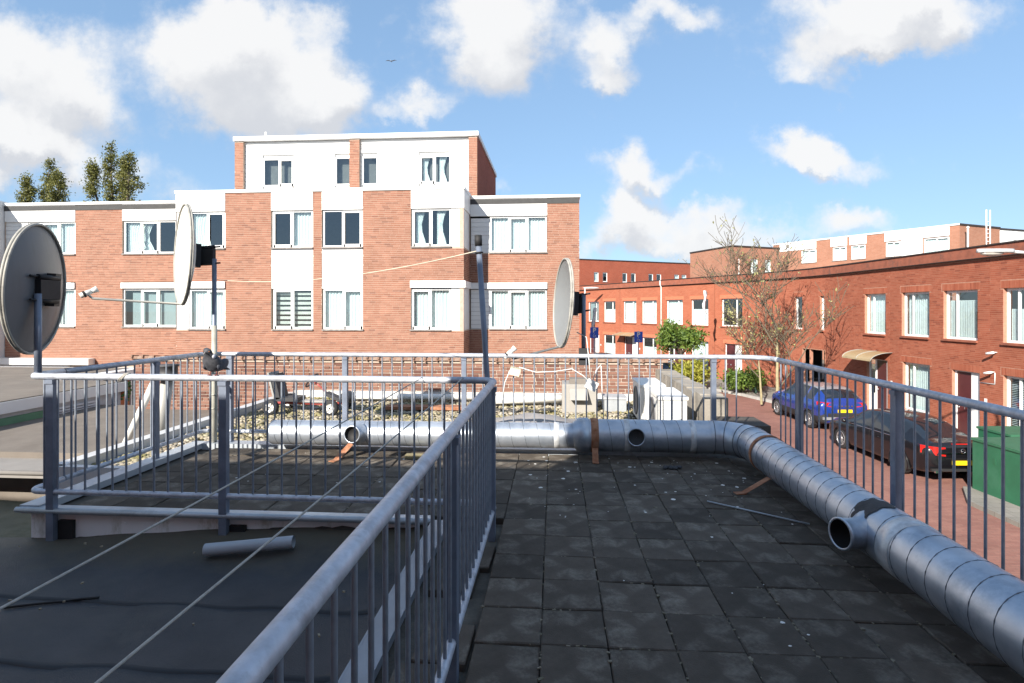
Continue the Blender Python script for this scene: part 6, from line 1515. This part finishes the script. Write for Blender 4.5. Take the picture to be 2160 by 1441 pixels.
def grow(base, height, seed, spread=.5, levels=4, r0=.12, trunk_frac=.35, kids=(3, 5), up=.5, len_ratio=.68):
    rn = random.Random(seed); segs = []; tips = []
    def br(p, d, L_, r, lv):
        n = 5; pts = [p]; q = Vector(p); dd = Vector(d)
        for i in range(n):
            dd = (dd + Vector((rn.gauss(0, .10 if lv < levels else .025), rn.gauss(0, .10 if lv < levels else .025), rn.gauss(0, .05) + .04 * up))).normalized(); q = q + dd * L_ / n; pts.append(Vector(q))
        segs.append((pts, r, r * .55, lv))
        if lv == 0: tips.extend(pts[2:]); return
        for k in range(rn.randint(*kids)):
            t_ = rn.uniform(.35, 1.0); i = min(n, max(1, int(t_ * n))); a = rn.uniform(0, 6.283); e = Vector((math.cos(a) * spread, math.sin(a) * spread, up * rn.uniform(.4, 1.2)))
            br(pts[i], (dd * .7 + e).normalized(), L_ * len_ratio * rn.uniform(.75, 1.15), r * .52, lv - 1)
        br(pts[-1], dd, L_ * len_ratio, r * .6, lv - 1)
    br(Vector(base), Vector((0, 0, 1)), height * trunk_frac, r0, levels); return segs, tips
def tree(name, label, base, height, seed, bark, leafm, nleaf, lsize, lspread, bark_t=None, **kw):
    t = thing(name, base, label, 'tree'); segs, tips = grow(base, height, seed, **kw)
    zmax = max(p.z for s in segs for p in s[0]); k_ = height / (zmax - base.z); segs = [([base + (p - base) * k_ for p in s[0]], s[1], s[2], s[3]) for s in segs]; tips = [base + (p - base) * k_ for p in tips]
    lv_max = max(s[3] for s in segs); tr = MB(); tw = MB()
    for (pts, ra, rb, lv) in segs: (tr if lv == lv_max else tw).tube(pts, ra, 7 if lv == lv_max else 5 if lv > 1 else 4, caps=False, rs=[max(.010, ra + (rb - ra) * i / (len(pts) - 1)) for i in range(len(pts))])
    tr.build('trunk', bark, t); cr = tw.build('crown', bark_t or bark, t)
    if nleaf:
        me = leafy(tips, lsize, nleaf, np.random.default_rng(seed), lspread, leafm.name, None); 
        me.transform(Matrix.Translation(-Vector(base))); place('leaves', me, leafm, t, kind='stuff')
    return t
M_BARK = mat('pale_mossy_bark', (.30, .26, .15), .9, 0, .3, 5., dirt=(.16, .15, .10), dscale=3.); M_BARKD = mat('dark_bark', (.10, .085, .065), .9, 0, .3, 5.)
M_TWIG = mat('grey_twig', (.12, .10, .07), .9, 0, .25, 5.)
M_LEAFY = leaf_mat('young_leaf', (.22, .24, .06), (.48, .46, .22)); M_LEAFG = leaf_mat('green_leaf', (.045, .10, .015), (.19, .27, .045)); M_LEAFS = leaf_mat('spring_leaf', (.075, .09, .02), (.24, .23, .06)); M_LEAFYG = leaf_mat('yellow_green_leaf', (.22, .24, .02), (.44, .42, .08))
tree('street_tree', 'slender bare street tree with pale trunk and first leaves before the row', cw(12.0, 25.3, GZ + .1), 8.9, 21, M_BARK, M_LEAFY, 420, .07, .08, bark_t=M_TWIG, spread=.85, levels=5, r0=.085, trunk_frac=.34, kids=(2, 4), up=.5, len_ratio=.70)
tree('young_tree', 'young tree with a thin yellowish trunk beside the bollards', cw(11.55, 25.9, GZ + .1), 5.0, 5, M_BARK, M_LEAFY, 420, .06, .10, bark_t=M_TWIG, spread=.7, levels=4, r0=.06, trunk_frac=.42, kids=(2, 3), up=.4)
def plume_tree(label, px, Y, lobes, seed):
    """upright many-stemmed tree: each lobe = (px, top y, bottom y, half width px)"""
    rn = np.random.default_rng(seed); rr = random.Random(seed); x0, _ = pxY(px, 500, Y); base = Vector((x0, Y, GZ)); t = thing('garden_tree', base, label, 'tree')
    b = MB(); b.tube([base, base + Vector((.1, 0, 4.0)), base + Vector((0, .1, 5.5))], .3, 8, rs=[.34, .24, .18]); b.build('trunk', M_BARKD, t)
    tw = MB(); pts = []
    for (lx, yt, yb, hw) in lobes:
        xt, zt = pxY(lx, yt, Y); _, zb = pxY(lx, yb, Y); w = hw * Y / 1180 * 1.02; H = zt - zb
        oy = rr.uniform(-.8, .8); stem = [base + Vector((0, 0, 5.0)), Vector((x0 + (xt - x0) * .7, Y + oy * .6, zb - .5)), Vector((xt, Y + oy, zb + H * .5)), Vector((xt, Y + oy, zt - .2))]
        tw.tube(stem, .1, 6, rs=[.15, .10, .06, .015])
        for k in range(46):
            f = rr.random() ** .8; z = zb + H * f * .97; prof = w * (math.sin(math.pi * min(1, .18 + f * .80)) ** .7); a = rr.uniform(0, 6.283); L_ = prof * rr.uniform(.45, 1.0)
            s0 = Vector((xt, Y + oy, z - L_ * .6)); e = Vector((xt + math.cos(a) * L_, Y + oy + math.sin(a) * L_, z + rr.uniform(0, .25)))
            tw.tube([s0, s0.lerp(e, .55) + Vector((0, 0, -.05)), e], .02, 4, rs=[.035, .02, .008], caps=False)
            for q in range(5): pts.append(s0.lerp(e, rr.uniform(.45, 1.05)) + Vector((rr.gauss(0, .08), rr.gauss(0, .08), rr.gauss(0, .10))))
    tw.build('crown', M_BARKD, t)
    me = leafy(pts, .085, 2300 * len(lobes), rn, .15, '', None); me.transform(Matrix.Translation(-base)); place('leaves', me, M_LEAFS, t, kind='stuff')
plume_tree('upright budding tree behind the apartment roof, the taller of the two', 252, 40, [(206, 345, 440, 17), (237, 304, 440, 20), (285, 328, 440, 30), (262, 350, 440, 22)], 3)
plume_tree('upright budding tree behind the apartment roof, the lower of the two', 96, 42, [(57, 374, 445, 16), (88, 336, 445, 24), (132, 368, 445, 20)], 12)
def shrub(label, xc, zc, z0, rx_, rz_, n, m, seed, size=.09):
    base = cw(xc, zc, z0); t = thing('shrub', base, label, 'shrub'); rn = np.random.default_rng(seed); ctr = []
    for k in range(26):
        a = rn.uniform(0, 6.28); e = rn.uniform(-.4, 1) ; rr_ = rn.uniform(.35, .95)
        ctr.append(base + Vector((math.cos(a) * rx_ * rr_ * math.cos(e), math.sin(a) * rx_ * rr_ * math.cos(e), rz_ + rz_ * math.sin(e) * rr_)))
    me = leafy(ctr, size, n, rn, rx_ * .20, m.name, None); me.transform(Matrix.Translation(-base)); place('foliage', me, m, t, kind='stuff')
    b = MB()
    for c in ctr[:14]: b.tube([base, base.lerp(c, .5) + Vector((0, 0, .1)), c], .015, 5, rs=[.03, .018, .006])
    b.build('stems', M_BARKD, t)
shrub('rounded green climbing shrub against the red row houses', 9.95, 33.0, GZ + 1.7, 1.2, .95, 4200, M_LEAFG, 4, .10)
shrub('yellow green shrub below the climbing shrub', 9.9, 31.2, GZ + .1, 1.05, .75, 3200, M_LEAFYG, 6, .09)
shrub('low dark green shrub around the young tree', 12.2, 29.4, GZ + .1, .95, .60, 2600, M_LEAFG, 8, .09)
shrub('small green shrub at the row house wall behind the bollards', 13.4, 30.9, GZ + .1, .6, .5, 1200, M_LEAFG, 9, .08)

# gull far up in the sky
g0 = cw((825 - 1080) / 1180 * 60, 60, CAMZ + (652 - 128) / 1180 * 60); b = MB()
for s in (-1, 1): b.add([g0, g0 + Vector((s * .35, 0, .10)), g0 + Vector((s * .65, 0, .02)), g0 + Vector((s * .34, .12, .06)), g0 + Vector((0, .12, -.03))], [(0, 1, 3, 4), (1, 2, 3)])
b.tube([g0 + Vector((0, -.16, 0)), g0 + Vector((0, .2, -.01))], .05, 6, rs=[.03, .05]); tag(b.build('gull', mat('gull_grey', (.35, .35, .36), .7)), 'distant gull gliding in the blue sky', 'bird')
